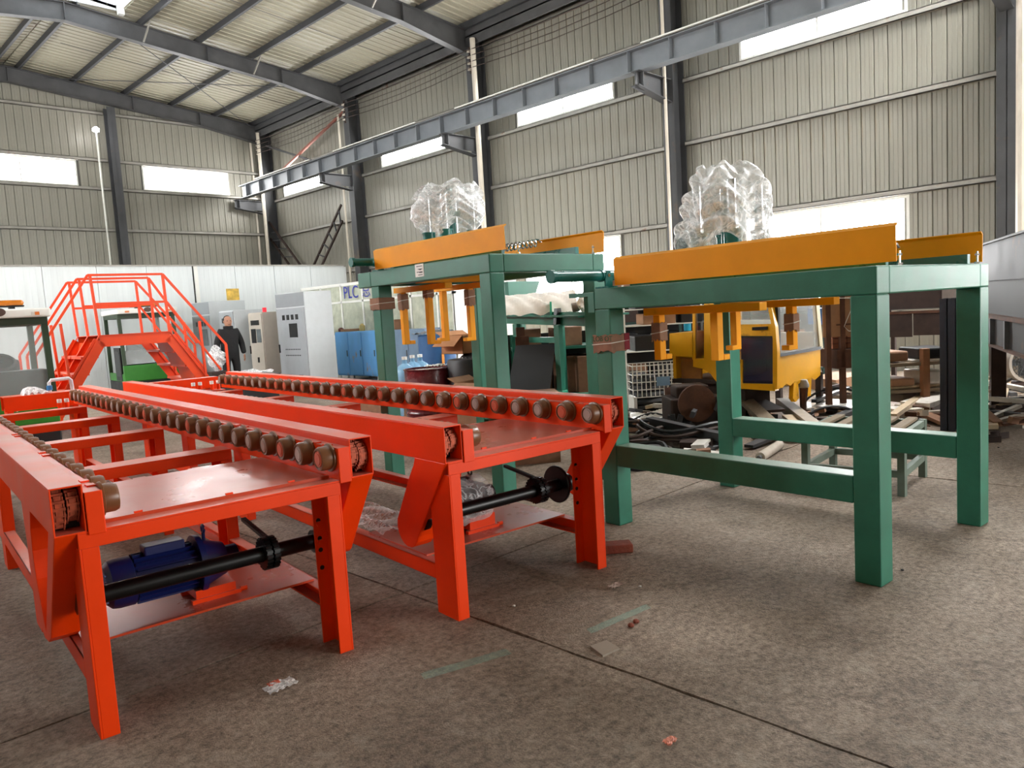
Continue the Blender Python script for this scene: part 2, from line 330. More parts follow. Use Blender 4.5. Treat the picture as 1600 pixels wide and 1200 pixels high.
key_frame_ = struct('window_%d' % (wn[0]+1), MB().prism([(11.2, zr(11.2)-.02), (14.2, zr(14.2)-.02), (14.2, zr(14.2)-.06), (11.2, zr(11.2)-.06)], -.05, 0, 'y').prism([(11.2, zr(11.2)-.02), (14.2, zr(14.2)-.02), (14.2, zr(14.2)-.06), (11.2, zr(11.2)-.06)], 2.4, 2.45, 'y'), WHITEF)   # frame of an added key-light panel, unseen under the roof
MB().prism([(11.2, zr(11.2)-.02), (14.2, zr(14.2)-.02), (14.2, zr(14.2)-.04), (11.2, zr(11.2)-.04)], 0, 2.4, 'y').build('pane', KEY_PANE, key_frame_, False)
# --- roof
OX0, OX1, OY0, OY1 = 5.0, 7.6, 4.0, 20.9                                # the opening of the ridge monitor
rb = MB()
def slope(x0, x1, y0, y1): rb.prism([(x0, zr(x0)+.03), (x1, zr(x1)+.03), (x1, zr(x1)+.1), (x0, zr(x0)+.1)], y0, y1, 'y')
slope(OX1, WX+.3, NY-.2, GY+.3); slope(RX, OX1, NY-.2, OY0); slope(RX, OX1, OY1, GY+.3)
slope(LX-.3, OX0, NY-.2, GY+.3); slope(OX0, RX, NY-.2, OY0); slope(OX0, RX, OY1, GY+.3)
ceiling = struct('ceiling', rb, ROOFM)
rcache = {}
def roof_strip(x0, x1, y, w):
    key = (x0, x1)
    if key not in rcache:
        pr = [(.004, .03), (.004, .004), (w*.3, 0), (w*.36, -.022), (w*.5, -.022), (w*.56, 0), (w-.004, .004), (w-.004, .03)]
        b = MB(); n = len(pr)
        b.add([(x, p, zr(x)+q) for x in (x0, x1) for p, q in pr], [tuple(range(n)), tuple(range(n, 2*n))[::-1]]+[(k, k+n, (k+1) % n+n, (k+1) % n) for k in range(n)])
        rcache[key] = b.mesh('roof_panel', ROOFM, False)
    link('roof_panel', rcache[key], ceiling, loc=(0, y, 0))
y = 3.5
while y < GY-.05:
    roof_strip(OX1+.02 if OY0-.2 < y < OY1-.1 else RX+.02, WX, y, .24)
    if y > OY1-.1: roof_strip(LX, RX-.02, y, .24)
    y += .24
# rafters, purlins
def rafter(y, lift=0):
    poly = [(WX-.45, zr(WX-.45)-.17), (OX1+2, zr(OX1+2)-.17), (RX, zr(RX)-.17), (LX, zr(LX)-.17), (LX, zr(LX)-.72), (LX+2, zr(LX+2)-.6), (RX, zr(RX)-.6), (WX-2.6, zr(WX-2.6)-.6), (WX-.45, zr(WX-.45)-.78)]
    r = MB().prism(poly, y-.006, y+.006, 'y').build('rafter', STRUCTM, ceiling, False)
    top = poly[:4]; bot = poly[4:]; fl = MB()
    for pts in (top, bot):
        for a, b in zip(pts, pts[1:]): fl.bar((a[0], y, a[1]), (b[0], y, b[1]), .2, .014)
    fl.build('flange', STRUCTM, r, False)
    st = MB()
    for x in (RX, WX-2.6, WX-4.8, LX+2): st.box(x-.008, x+.008, y-.1, y+.1, zr(x)-.6, zr(x)-.17)
    st.build('stiffener', STRUCTM, r, False)
YC = [3.05, 9.15, 15.15, 21.05, 26.85]
for yy in YC+[-3.0]: rafter(yy)
for x in [6.62, 5.98, 8.1, 9.6, 11.1, 12.6, 14.0, 4.5, 3.0, 1.5, 0]:
    z = zr(x); y0 = NY if not (OX0 < x < OX1) else OY1
    MB().box(x-.05, x+.02, y0, GY, z-.03, z-.015).box(x-.05, x-.035, y0, GY, z-.17, z-.03).box(x-.035, x+.02, y0, GY, z-.17, z-.155).build('purlin', STRUCTD, ceiling, False)
for ya, yb in ((21.1, 26.8), (15.2, 21.0)):                               # roof bracing rods and sag rods
    if ya > 21:
        for p, q in (((7.3, ya), (13.9, yb)), ((7.3, yb), (13.9, ya))): MB().tube([(p[0], p[1], zr(p[0])-.24), (q[0], q[1], zr(q[0])-.24)], .012, 6).build('bracing_rod', STRUCTD, ceiling)
    MB().tube([(7.0, (ya+yb)/2, zr(7)-.09), (14, (ya+yb)/2, zr(14)-.09)], .007, 5).build('sag_rod', STRUCTD, ceiling)
# fly braces from rafter foot to purlin
for yy in YC[1:4]:
    for x in (8.1, 11.1): MB().bar((x, yy-.05, zr(x)-.6), (x+.05, yy-.5, zr(x)-.17), .035, .035).build('fly_brace', GALV, ceiling, False)
# ridge monitor
mo = MB(); zm = zr(OX1)
mo.box(OX0-.4, OX1+.4, OY0, OY1+.2, zm+1.25, zm+1.3)
mon = struct('trim_1', mo, WHITE)
for k in range(8): MB().box(OX0+k*.325, OX0+k*.325+.318, OY1, OY1+.03, zr(OX0), zm+1.25).build('panel', WHITE, mon)
for z in (.32, .62): MB().box(OX0, OX1, OY1-.06, OY1-.02, zm+z, zm+z+.06).build('rail', STRUCTD, mon)
for x in (OX0, OX1):
    y = OY0
    while y < OY1-.5: MB().box(x-.01, x+.01, y+.03, y+1.66, zm+.05, zm+1.25).build('pane', SKYE, mon); y += 1.69
    for y in [OY0+1.69*k for k in range(11)]: MB().box(x-.05, x+.05, y-.05, y+.05, zr(x)-.1, zm+1.25).build('post', WHITEF, mon)
MB().box(OX1-.12, OX1+.02, OY1-.16, OY1-.02, zr(OX1)-.12, zm+1.25).build('post', WHITEF, mon)
# --- columns, girts, corbels on the right wall
def ibeam(mb, p, q, fwid, dep, tf, tw, side):                             # flanges across `side`
    p = Vector(p); q = Vector(q); s = Vector(side)
    mb.bar(p, q, tw, dep, s)
    for k in (-1, 1): mb.bar(p+s*(dep/2-tf/2)*k, q+s*(dep/2-tf/2)*k, fwid, tf, s)
    return mb
COLM = mat('column_paint', '#454648', .55, var=.2, scale=2, rust='#5E5146', ramt=.1, rscale=1.5)
for yy in YC:
    c_ = ibeam(MB(), (14.37, yy, 0), (14.37, yy, zr(14.4)-.2), .28, .42, .016, .012, (1, 0, 0)).build('column', COLM, wall_right, False)
    cb = MB().box(13.02, 14.16, yy-.1, yy+.1, 6.08, 6.095).box(13.02, 14.16, yy-.006, yy+.006, 5.75, 6.08); cb.prism([(13.02, 5.8), (14.16, 5.62), (14.16, 5.64), (13.02, 5.82)], yy-.1, yy+.1, 'y')
    cb.box(13.16, 13.18, yy-.1, yy+.1, 5.78, 6.08).build('corbel', COLM, c_, False)
for z in (3.16, 4.8, 6.1, 7.12, 8.5):
    for a, b in zip([-3]+YC, YC):
        MB().box(14.5, 14.58, a+.16, b-.16, z-.05, z-.035).box(14.5, 14.512, a+.16, b-.16, z-.05, z+.05).box(14.5, 14.58, a+.16, b-.16, z+.035, z+.05).build('girt', GALV, wall_right, False)
MB().box(14.05, 14.5, -3, GY, 8.62, 8.66).box(14.05, 14.09, -3, GY, 8.4, 8.86).build('eave_beam', STRUCTM, wall_right, False)
for x in (3.0, 9.05):
    ibeam(MB(), (x, 26.85, 0), (x, 26.85, zr(x)-.7), .25, .34, .014, .01, (0, 1, 0)).build('column', COLM, wall_far, False)
for z in (8.62, 7.13, 6.22, 4.9):
    for a, b in ((LX, 2.85), (3.15, 8.9), (9.2, 14.2)):
        MB().box(a, b, 27.0, 27.08, z-.05, z-.035).box(a, b, 27.0, 27.012, z-.05, z+.05).box(a, b, 27.0, 27.08, z+.035, z+.05).build('girt', GALV, wall_far, False)
# lattice and rod bracing in the far bay
for (p0, p1, q0, q1) in (((404, 347), (419, 345), (453, 415), (470, 415)), ((533, 320), (535, 345), (490, 415), (503, 415))):
    a0, a1, b0, b1 = onX(*p0, 14.3), onX(*p1, 14.3), onX(*q0, 14.3), onX(*q1, 14.3); e0 = b0+(b0-a0)*1.0; e1 = b1+(b1-a1)*1.0
    br = MB().bar(a0, e0, .06, .06, (1, 0, 0)).bar(a1, e1, .06, .06, (1, 0, 0)).build('lattice_brace', RUSTD, wall_right, False)
    for k in range(11): t = k/11+.04; MB().bar(a0.lerp(e0, t), a1.lerp(e1, t), .04, .04, (1, 0, 0)).build('rung', STRUCTD, br, False)
REDROD = mat('red_oxide_paint', '#8A4B3A', .6, var=.2)
MB().bar(onX(540, 172, 14.25), onX(440, 267, 14.25), .07, .07, (1, 0, 0)).build('diagonal_brace', REDROD, wall_right, False)
MB().bar(onX(416, 228, 14.3), onX(500, 255, 14.3), .06, .06, (1, 0, 0)).build('diagonal_brace', STRUCTD, wall_right, False)
# --- crane runway along the wall
crane = thing('crane_runway_beam', 'long blue-grey crane runway girder on brackets along the right wall', 'crane beam', (13.2, 0, 6.1))
MB().box(-.15, .15, -3, 26.5, .42, .44).box(-.006, .006, -3, 26.5, .02, .42).box(-.12, .12, -3, 26.5, 0, .02).build('girder', CRANEM, crane, False)
MB().box(-.03, .03, -3, 26.5, .44, .5).build('rail', RUSTD, crane, False)
sm = None; y = -2.4
while y < 26.4:
    o = MB().box(-.13, -.006, -.006, .006, .02, .42) if sm is None else None
    if sm is None: sm = o.mesh('stiffener', CRANEM, False)
    link('stiffener', sm, crane, loc=(0, y, 0)); y += .98
tubes = [(4.3, 9.0), (10.2, 14.6), (16.2, 20.2), (21.6, 25.2)]
for k, (a, b) in enumerate(tubes): MB().box(-.17, -.11, a, b, .47, .5).build('conductor_bar', WHITEF, crane, False)
# pipes, insulators, overhead cables
PIPEM = mat('cream_pvc_pipe', '#CFC6B6', .45, var=.12, stretch=(1, 1, .3))
nm = ['beside the column left of the second wrapped machine', 'on the column behind the front wrapped machine', 'in the far right corner, nearer of two', 'in the far right corner, farther of two', 'on the column left of the rear gantry machine', 'at the right edge of the photo']
for (x0, y0, x1, y1, r), n in zip(((742, 48, 753, 380, .07), (1032, -60, 1048, 390, .035), (402, 200, 420, 413, .06), (386, 215, 412, 413, .045), (526, 180, 548, 412, .035), (1597, -60, 1599, 420, .09)), nm):
    a = onX(x0, y0, 13.95); b = onX(x1, y1, 13.95); yb = (a.y+b.y)/2
    o = MB().tube([(13.95, yb, min(a.z, 8.5)), (13.95, yb, 5), (13.95, yb, .0)], r, 10).build('wall_pipe', PIPEM); tag(o, 'cream vertical pipe '+n, 'pipe', 'pipes down the right wall')
PORC = mat('porcelain', '#D8CFC2', .25, var=.05)
wh = ['far corner', 'fourth', 'third', 'second']
for yy, w_ in zip((26.6, 20.85, 14.95, 8.95), ('far corner column', 'column behind the rear wrapped machine', 'column beside the cream pipe', 'column behind the front wrapped machine')):
    r = thing('insulator_rack', 'white porcelain insulators stacked on the '+w_, 'insulator', (13.98, yy, 7.72), 0, 'insulators of the overhead cables')
    MB().box(.0, .03, -.02, .02, -.05, .62).build('bracket', RUSTD, r, False)
    for k in range(4): MB().lathe([(.0, 0), (.05, .01), (.035, .04), (.05, .06), (.0, .08)], 10, Matrix.Translation((-.03, 0, .02+k*.15))).build('insulator', PORC, r)
for k in range(4):
    z = 7.78+k*.15
    pts = []
    for a, b in zip((26.6, 20.85, 14.95, 8.95), (20.85, 14.95, 8.95, 2.9)):
        pts += [(13.89, a+(b-a)*t, z-.1*math.sin(PI*t)) for t in (0, .25, .5, .75)]
    pts.append((13.89, 2.9, z))
    tag(MB().tube(pts, .009, 5).build('overhead_cable', RUSTD), 'thin overhead cable strung between wall insulators, %s of four' % ['lowest', 'second lowest', 'second highest', 'highest'][k], 'cable', 'overhead cables')
# tall lamp pole at the far wall
lp = thing('lamp_pole', 'tall thin white pole with a lit lamp before the far wall', 'lamp', (8.42, 26.3, 0))
MB().tube([(0, 0, 0), (0, 0, 7.85)], .025, 8).build('pole', WHITEF, lp)
MB().lathe([(0, -.02), (.09, .0), (.1, .08), (.03, .14), (0, .15)], 12, Matrix.Translation((0, 0, 7.86))).build('lamp', mat('lamp_glow', (1, .97, 1, 1), .4, var=0, emit=40), lp)
# ---------------------------------------------------------------- the two orange roller conveyors
def chan(mb, x, y0, y1, z0, z1, face, fl=.067, t=.008):                  # upright channel: web at x, flanges towards `face`
    xi = x+face*fl; xa, xb = sorted((x, x+face*t)); mb.box(xa, xb, y0, y1, z0, z1); xa, xb = sorted((x+face*t, xi))
    mb.box(xa, xb, y0, y0+t*1.3, z0, z1); mb.box(xa, xb, y1-t*1.3, y1, z0, z1); return mb
PITCH_R = .2146
ring = None
def roller_meshes():
    body = MB().lathe([(.063, 0), (.065, .004), (.065, .011), (.055, .014), (.055, .05), (.05, .062), (.042, .064), (.042, .06), (.0, .06)], 22).mesh('roller', BROWNR)
    cap = MB().lathe([(.0, .067), (.026, .067), (.028, .064), (.034, .064), (.037, .060), (.037, .055)][::-1], 18)
    return body, cap.mesh('bearing_cap', CAPG), cap.mesh('bearing_cap', CAPO)
RB, RC1, RC2 = roller_meshes()
def chain_strand(x, sgn, z0, z1, parent):                                # roller chain running over a sprocket at the open end
    mb = MB(); n = 12
    for k in range(n):
        t = k/(n-1); z = z0+(z1-z0)*t; y = .03+.05*(abs(t-.5)*2)**2
        if k % 2: mb.box(x-.012, x+.012, y-.006, y+.004, z-.0095, z+.0095)
        else: mb.box(x-.021, x+.021, y-.007, y+.006, z-.005, z+.005)
        for q in (-.02, .014): mb.box(x+q, x+q+.005, y-.008, y+.004, z-.012, z+.006)
    mb.build('drive_chain', CHAINM, parent, False)
    MB().cyl((x-.005, .13, (z0+z1)/2), (x+.005, .13, (z0+z1)/2), .07, 18).build('sprocket', BLACKM, parent)
def conveyor(name, label, v0, u0, rails, L, nr, first, guards, plate_y):
    root = thing(name, label, 'conveyor', FR(v0, u0, 0), -CA, 'twin orange roller conveyors')
    (bl0, bl1), (al0, al1), (ar0, ar1), (br0, br1) = rails
    wd = 1.045; ys = [0, 1.40, 2.83, 4.21, 5.62]
    for i, y in enumerate(ys):
        for x, f in ((0, 1), (wd, -1)):
            lg = chan(MB(), x, y, y+.18, 0, .728, f).build('leg', ORANGE, root, False, .002)
            if i == 0 and f == -1:
                sl = MB()
                for z in (.5, .36, .585, .445):
                    sl.box(wd-.062+.004, wd-.062+.024, y+.176-.02, y+.1698, z-.02, z+.02) if False else None
                    sl.cyl((wd-.044, y+.1675, z), (wd-.044, y+.172, z), .011, 10)
                sl.build('slot', DARK, lg)
                MB().cyl((wd-.044, y+.158, .483), (wd-.044, y+.168, .483), .013, 6).cyl((wd-.044, y+.158, .57), (wd-.044, y+.168, .57), .013, 6).build('bolt', ORANGE, lg)
        cb = MB().box(0, wd, y, y+.18, .782, .79).box(0, wd, y, y+.008, .728, .782).box(0, wd, y+.172, y+.18, .728, .782)
        cb.build('crossbeam', ORANGE, root, False, .002)
    for x, f in ((0, 1), (wd, -1)):                                      # low side channels between the legs
        for a, b in zip(ys, ys[1:]):
            x2 = x+f*.062; xa, xb = sorted((x, x+f*.008)); mb = MB().box(xa, xb, a+.18, b, .175, .255); xa, xb = sorted((x, x2)); mb.box(xa, xb, a+.18, b, .247, .255).box(xa, xb, a+.18, b, .175, .183)
            mb.build('side_channel', ORANGE, root, False, .002)
    # rails: chain box outside, roller wall inside
    for k, (b0, b1, a0, a1) in enumerate(((bl0, bl1, al0, al1), (br0, br1, ar0, ar1))):
        out = b0 if k == 0 else b1; inn = a1 if k == 0 else a0; t = .006; o1, o2 = sorted((out, out+(t if k == 0 else -t)))
        mb = MB().box(b0, b1, 0, L, .962, .968).box(o1, o2, 0, L, .79, .962).box(b0, b1, 0, L, .788, .794)
        lip = a0-.004 if k == 0 else a1+.004
        i1, i2 = sorted(((b1 if k == 0 else b0), (b1-t if k == 0 else b0+t))); mb.box(i1, i2, .0, L, .794, .962 if k else .962)
        rail = mb.build('chain_box', ORANGE, root, False, .0015)
        MB().box(b0+.007, b1-.007, .1, L, .796, .96).build('shade_core', DARK, rail, False)  # dark core painted as the shade inside the hollow box
        wl = MB(); w0, w1 = sorted((inn, inn-(t if k == 0 else -t)))
        wl.box(w0, w1, 0, L, .785, .935).box(min(a0, a1), max(a0, a1), 0, L, .929, .935).box(min(a0, a1), max(a0, a1), 0, L, .785, .792)
        wl.build('roller_wall', ORANGE, root, False, .0015)
        MB().box(a0, a1, -.008, 0, .776, .936).build('end_plate', ORANGE, root, False, .003)
        cl = MB(); y = .1
        while y < L-.3:
            for dy in (0, .12): cl.box(inn-.03, inn+.0, y+dy, y+dy+.05, .935, .941) if k == 0 else cl.box(inn, inn+.03, y+dy, y+dy+.05, .935, .941)
            y += 1.05
        cl.build('cover_clip', ORANGE, root, False)
        sg = 1 if k == 0 else -1; rot = Matrix.Rotation(sg*PI/2, 4, 'Y')
        for j in range(nr):
            r = link('roller', RB, root); r.matrix_basis = Matrix.Translation((inn, first+j*PITCH_R, .888)) @ rot @ Matrix.Rotation(rs.uniform(0, 6), 4, 'Z')
            link('bearing_cap', RC2 if rs.random() < .38 else RC1, r)
        m = (b0+b1)/2
        chain_strand(m-.024, 1, .81 if k == 0 else .83, .945, rail); chain_strand(m+.022, 1, .83 if k == 0 else .81, .95, rail)
        # chain guard reaching down to the drive shaft
        gp = guards[k]
        if len(gp) > 1:
            for poly in gp[1:]: MB().prism(poly, b0, b1, 'x').build('chain_guard', ORANGE, root, False, .004)
        else: MB().prism(gp[0], b0, b1, 'x').build('chain_guard', ORANGE, root, False, .004)
    # table plate with a raised edge strip, motor shelf
    tp = MB().box(al1+.01, ar0-.01, .1, .90, .79, .797).box(al1+.01, ar0-.01, .085, .097, .79, .804)
    for q in (.2, .46, .52): tp.box(al1+.1+q, al1+.16+q, .9, .92, .79, .797)
    tp.build('table_plate', PLATE, root, False)
    MB().box(al1+.12, al1+.15, .09, .1, .797, .812).box((al1+ar0)/2, (al1+ar0)/2+.03, .09, .1, .797, .812).box(ar0-.2, ar0-.17, .09, .1, .797, .812).build('edge_tab', ORANGE, root, False)
    MB().box(.03, wd-.03, plate_y, plate_y+.62, .257, .267).build('motor_shelf', PLATE, root, False)
    # drive shaft
    sy = .28; sz = .46
    MB().cyl((.01, sy, sz), (wd-.01, sy, sz), .036, 18).build('drive_shaft', BLACKM, root)
    sp = MB().cyl((wd-.28, sy, sz), (wd-.255, sy, sz), .068, 20).cyl((wd-.245, sy, sz), (wd-.22, sy, sz), .068, 20)
    for q in range(22):
        a = 2*PI*q/22; sp.obox((wd-.2675, sy+.07*math.cos(a), sz+.07*math.sin(a)), (.026, .011, .011), 0, a); sp.obox((wd-.2325, sy+.07*math.cos(a), sz+.07*math.sin(a)), (.026, .011, .011), 0, a)
    sp.build('shaft_sprocket', BLACKM, root)
    for dz in (.068, -.068):
        ch = MB()
        for q in range(22):
            t = q/22; ch.obox((wd-.25, sy+.02+t*.28, sz+dz+(.02 if dz > 0 else -.0)*t*2), (.022, .012, .016))
        ch.build('drive_chain', BLACKM, root, False)
    for x in (.02, wd-.02): MB().cyl((x-.012, sy, sz), (x+.012, sy, sz), .055, 16).build('bearing_housing', BLACKM, root)
    return root
gL1 = [(-.0, .79), (.16, .79), (.30, .52), (.42, .36), (.50, .30), (.58, .245), (.64, .235), (.70, .24), (.62, .25), (.38, .33)]
G_front = [(0, .79), (.13, .79), (.5, .34), (.56, .262), (.5, .25), (.42, .29), (.37, .35)]
G_rear = [(.60, .79), (.87, .80), (.82, .5), (.71, .26), (.6, .235), (.5, .25), (.56, .30), (.66, .48), (.68, .6), (.66, .7)]
def bulge(front, back, zb, r):
    (y0, z0), (y1, z1) = front; (y2, z2), (y3, z3) = back
    c = ((y1+y3)/2, (z1+z3)/2); pts = [(y0, z0), (y1, z1)]
    a0 = math.atan2(z1-c[1], y1-c[0]); a1 = math.atan2(z3-c[1], y3-c[0]);
    while a1 < a0: a1 += 2*PI
    rr = math.hypot(y1-c[0], z1-c[1])
    pts += [(c[0]+rr*math.cos(a0+(a1-a0)*k/9), c[1]+rr*math.sin(a0+(a1-a0)*k/9)) for k in range(1, 9)]
    return pts+[(y3, z3), (y2+.06, z2-.1), (y2+.015, z2-.04), (y2, z2)]
gL2 = bulge(((0, .79), (.30, .37)), ((.28, .79), (.5, .43)), .33, .1)
gR = bulge(((0, .79), (.27, .40)), ((.2, .79), (.42, .46)), .33, .1)
CONV1 = conveyor('roller_conveyor', 'orange roller conveyor nearest the left edge with a blue motor under it', .459, 3.12,
    ((-.073, .034), (.036, .095), (1.043, 1.101), (1.104, 1.217)), 6.3, 29, .07, [[None, G_front, G_rear], [gR]], .31)
CONV2 = conveyor('roller_conveyor', 'orange roller conveyor nearer the green gantry with a film-wrapped motor', 2.02, 3.015,
    ((-.014, .090), (.092, .155), (1.075, 1.133), (1.143, 1.246)), 6.42, 30, .062, [[gL2], [gR]], .30)
# gear motor on conveyor 1
def gearmotor(root, x0, x1, y, z, bm, scale=1.0):
    m = MB(); r = .088*scale
    m.lathe([(0, 0), (r*.75, 0), (r*.95, .02), (r, .05), (r, .11), (r*.9, .115)], 20, Matrix.Translation((x0, y, z)) @ Matrix.Rotation(PI/2, 4, 'Y'))
    mot = m.build('motor', bm, root)
    b = MB().cyl((x0+.11, y, z), (x1-.16, y, z), r*.86, 24)
    for k in range(22):
        a = 2*PI*k/22; b.obox(((x0+x1)/2-.03, y+r*.93*math.cos(a), z+r*.93*math.sin(a)), (x1-x0-.3, r*.2, .005), 0, a)
    b.build('cooling_fins', bm, mot)
    v = MB()
    for k in range(9): v.box(x0-.004, x0+.002, y-r*.6, y+r*.6, z-r*.55+k*r*.135, z-r*.55+k*r*.135+.006)
    v.build('fan_grille', mat('light_blue_paint', '#5A6FA8', .4), mot, False)
    MB().box((x0+x1)/2-.11, (x0+x1)/2+.06, y-.045, y+.045, z+r*.9, z+r*1.3).build('terminal_box', bm, mot, False, .006)
    MB().cyl((x1-.17, y, z), (x1-.145, y, z), r*1.25, 24).cyl((x1-.145, y, z), (x1-.04, y, z), r*1.05, 24, r*.7).cyl((x1-.04, y, z), (x1+.02, y, z), r*.5, 16).build('gearbox', bm, mot)
    tor = [(x1-.12+.0, y+.018*math.cos(t), z+r*1.45+.018*math.sin(t)) for t in [2*PI*k/10 for k in range(11)]]
    MB().tube(tor, .006, 6).cyl((x1-.12, y, z+r*.95), (x1-.12, y, z+r*1.3), .008, 8).build('lifting_eye', bm, mot)
    f = MB()
    for dy in (-.09, .07): f.box(x1-.22, x1-.0, y+dy, y+dy+.025, .267, .285)
    f.box(x1-.2, x1-.02, y-.08, y+.08, .285, z-r*.95); f.build('motor_foot', ORANGE, mot, False)
    for k in (-1, 1): f = MB().cyl((x1+.0, y-.078, .28), (x1+.03, y-.078, .28), .012, 6)
    f.build('adjusting_bolt', ORANGE, mot)
    return mot
gearmotor(CONV1, .15, .70, .50, .425, BLUEM, 1.22)
DARKMOT = mat('dark_motor_paint', '#2A1E20', .4, var=.3)
m2_ = gearmotor(CONV2, .12, .6, .50, .45, DARKMOT, 1.15)
def crumple(fn, nu, nv, amp, seed, freq=7):
    rr = random.Random(seed); ph = [(rr.uniform(0, 6.3), rr.uniform(.6, 1.6)*freq, rr.uniform(.6, 1.6)*freq) for _ in range(7)]
    def f(a, b):
        p, n = fn(a, b); d = sum(abs(math.sin(h+q*a+w*b))-.6 for h, q, w in ph)/3; return tuple(Vector(p)+Vector(n)*amp*d)
    return MB().grid(f, nu, nv)
crumple(lambda a, b: ((.16+b*.38, .50+.135*math.cos(a*2*PI), .44+.135*math.sin(a*2*PI)), (0, math.cos(a*2*PI), math.sin(a*2*PI))), 28, 12, .02, 4, 12).build('film_wrap', FILMD, m2_)
crumple(lambda a, b: ((.03+a*.3, .75+b*.75, .285+.02*math.sin(a*9)), (0, 0, 1)), 22, 26, .03, 9, 14).build('plastic_sheet', FILMD, CONV2)
# pulley wheel outside the right leg of conveyor 2
pw = MB().lathe([(.03, -.01), (.108, -.01), (.112, -.005), (.112, .005), (.108, .01), (.03, .01)], 28, Matrix.Translation((.965, .30, .46)) @ Matrix.Rotation(PI/2, 4, 'Y')).build('pulley_wheel', BLACKM, CONV2)
# --- beyond their ends: cross troughs with capped pipe stubs
def endbox(name, label, v0, v1, u, u1, z0, z1, stubs):
    t = thing(name, label, 'frame', FR(v0, u, 0), -CA)
    w = v1-v0; d = u1-u
    MB().box(0, w, 0, d, z1-.008, z1).box(0, w, 0, .008, z0, z1-.008).box(0, w, d-.008, d, z0, z1-.008).build('cross_channel', ORANGE, t, False)
    for x in (.02, w-.08): MB().box(x, x+.06, .01, d-.01, 0, z0+.02).build('leg', ORANGE, t, False)
    MB().box(.0, w, -.22, .0, z0-.03, z0-.02).build('ledge', ORANGE, t, False)
    for s in stubs:
        p = MB().cyl((s, -.1, z0-.02), (s, -.1, z0+.05), .022, 12).build('pipe_stub', ORANGE, t)
        MB().cyl((s, -.1, z0+.05), (s, -.1, z0+.09), .024, 12).build('cap', WHITEF, p)
    return t
endbox('cross_frame', 'orange end frame with white-capped pipe stubs before the stairs', 2.33, 3.17, 9.75, 9.93, .77, .9, (.5, .58, .72, .8))
endbox('cross_trough', 'short orange end frame under crumpled plastic left of the stairs', .9, 1.62, 9.75, 10.05, .74, .9, (.5, .57))
CPIPE = mat('white_pvc', '#DCDCE0', .35, var=.05)
pp = thing('pvc_pipe', 'white bent water pipe with a blue valve left of the orange stairs', 'pipe', FR(1.37, 10.0, .9), -CA)
MB().tube([(0, 0, 0), (0, 0, .10), (.02, 0, .13), (.2, 0, .135), (.22, 0, .11), (.225, 0, 0)], .02, 10).build('pipe', CPIPE, pp)
MB().lathe([(.0, 0), (.03, .0), (.03, .05), (0, .06)], 12, Matrix.Translation((0, 0, .02))).build('valve', mat('valve_blue', '#2C6FA8', .4), pp)
tag(crumple(lambda a, b: (FR(1.02+.32*a, 9.78+.3*b, .905+.07*math.sin(PI*a)*math.sin(PI*b)+(-.18*(1-4*a) if a < .25 else 0)), (0, 0, 1)), 26, 20, .03, 3, 12).build('plastic_bag', FILM), 'crumpled clear plastic bag draped over the orange trough left of the stairs', 'bag')
# ---------------------------------------------------------------- green gantries with yellow clamps
def add_text(body, size, mat_, parent, m, name='lettering', depth=.0005, align='CENTER'):
    cu = bpy.data.curves.new(name, 'FONT'); cu.body = body; cu.size = size; cu.extrude = depth; cu.align_x = align; cu.align_y = 'CENTER'
    t = bpy.data.objects.new('tmp', cu); me = bpy.data.meshes.new_from_object(t); bpy.data.objects.remove(t)
    me.name = name; me.materials.clear(); me.materials.append(mat_); o = link(name, me, parent); o.matrix_basis = m; return o
INK = mat('black_print', '#1A1A1A', .6, var=0)
CARDW = mat('wrapped_cardboard', '#8C6A55', .85, var=.2, scale=10)
STRINGM = mat('white_string', '#D8D5CC', .7, var=.1)
def wrap(parent, x0, x1, y0, y1, z0, z1, jag=.02, m=None):
    n = 7; vs = []; mb = MB()
    ring = [(x0, y0), (x1, y0), (x1, y1), (x0, y1)]; pts = []
    for (a, b), (c, d) in zip(ring, ring[1:]+ring[:1]):
        for k in range(n): pts.append((a+(c-a)*k/n, b+(d-b)*k/n))
    N_ = len(pts); vs = [(p[0], p[1], z0+rs.uniform(-jag, jag)) for p in pts]+[(p[0], p[1], z1+rs.uniform(-jag, jag)*.5) for p in pts]
    mb.add(vs, [(k, (k+1) % N_, (k+1) % N_+N_, k+N_) for k in range(N_)])
    w = mb.build('cardboard_wrap', m or CARDW, parent, False)
    md = w.modifiers.new('thick', 'SOLIDIFY'); md.thickness = .004; md.offset = 1
    zc = (z0+z1)/2+rs.uniform(-.01, .01); e = .006
    MB().tube([(x0-e, y0-e, zc), (x1+e, y0-e, zc+.01), (x1+e, y1+e, zc), (x0-e, y1+e, zc-.01), (x0-e, y0-e, zc)], .0035, 5).build('string', STRINGM, w)
    return w
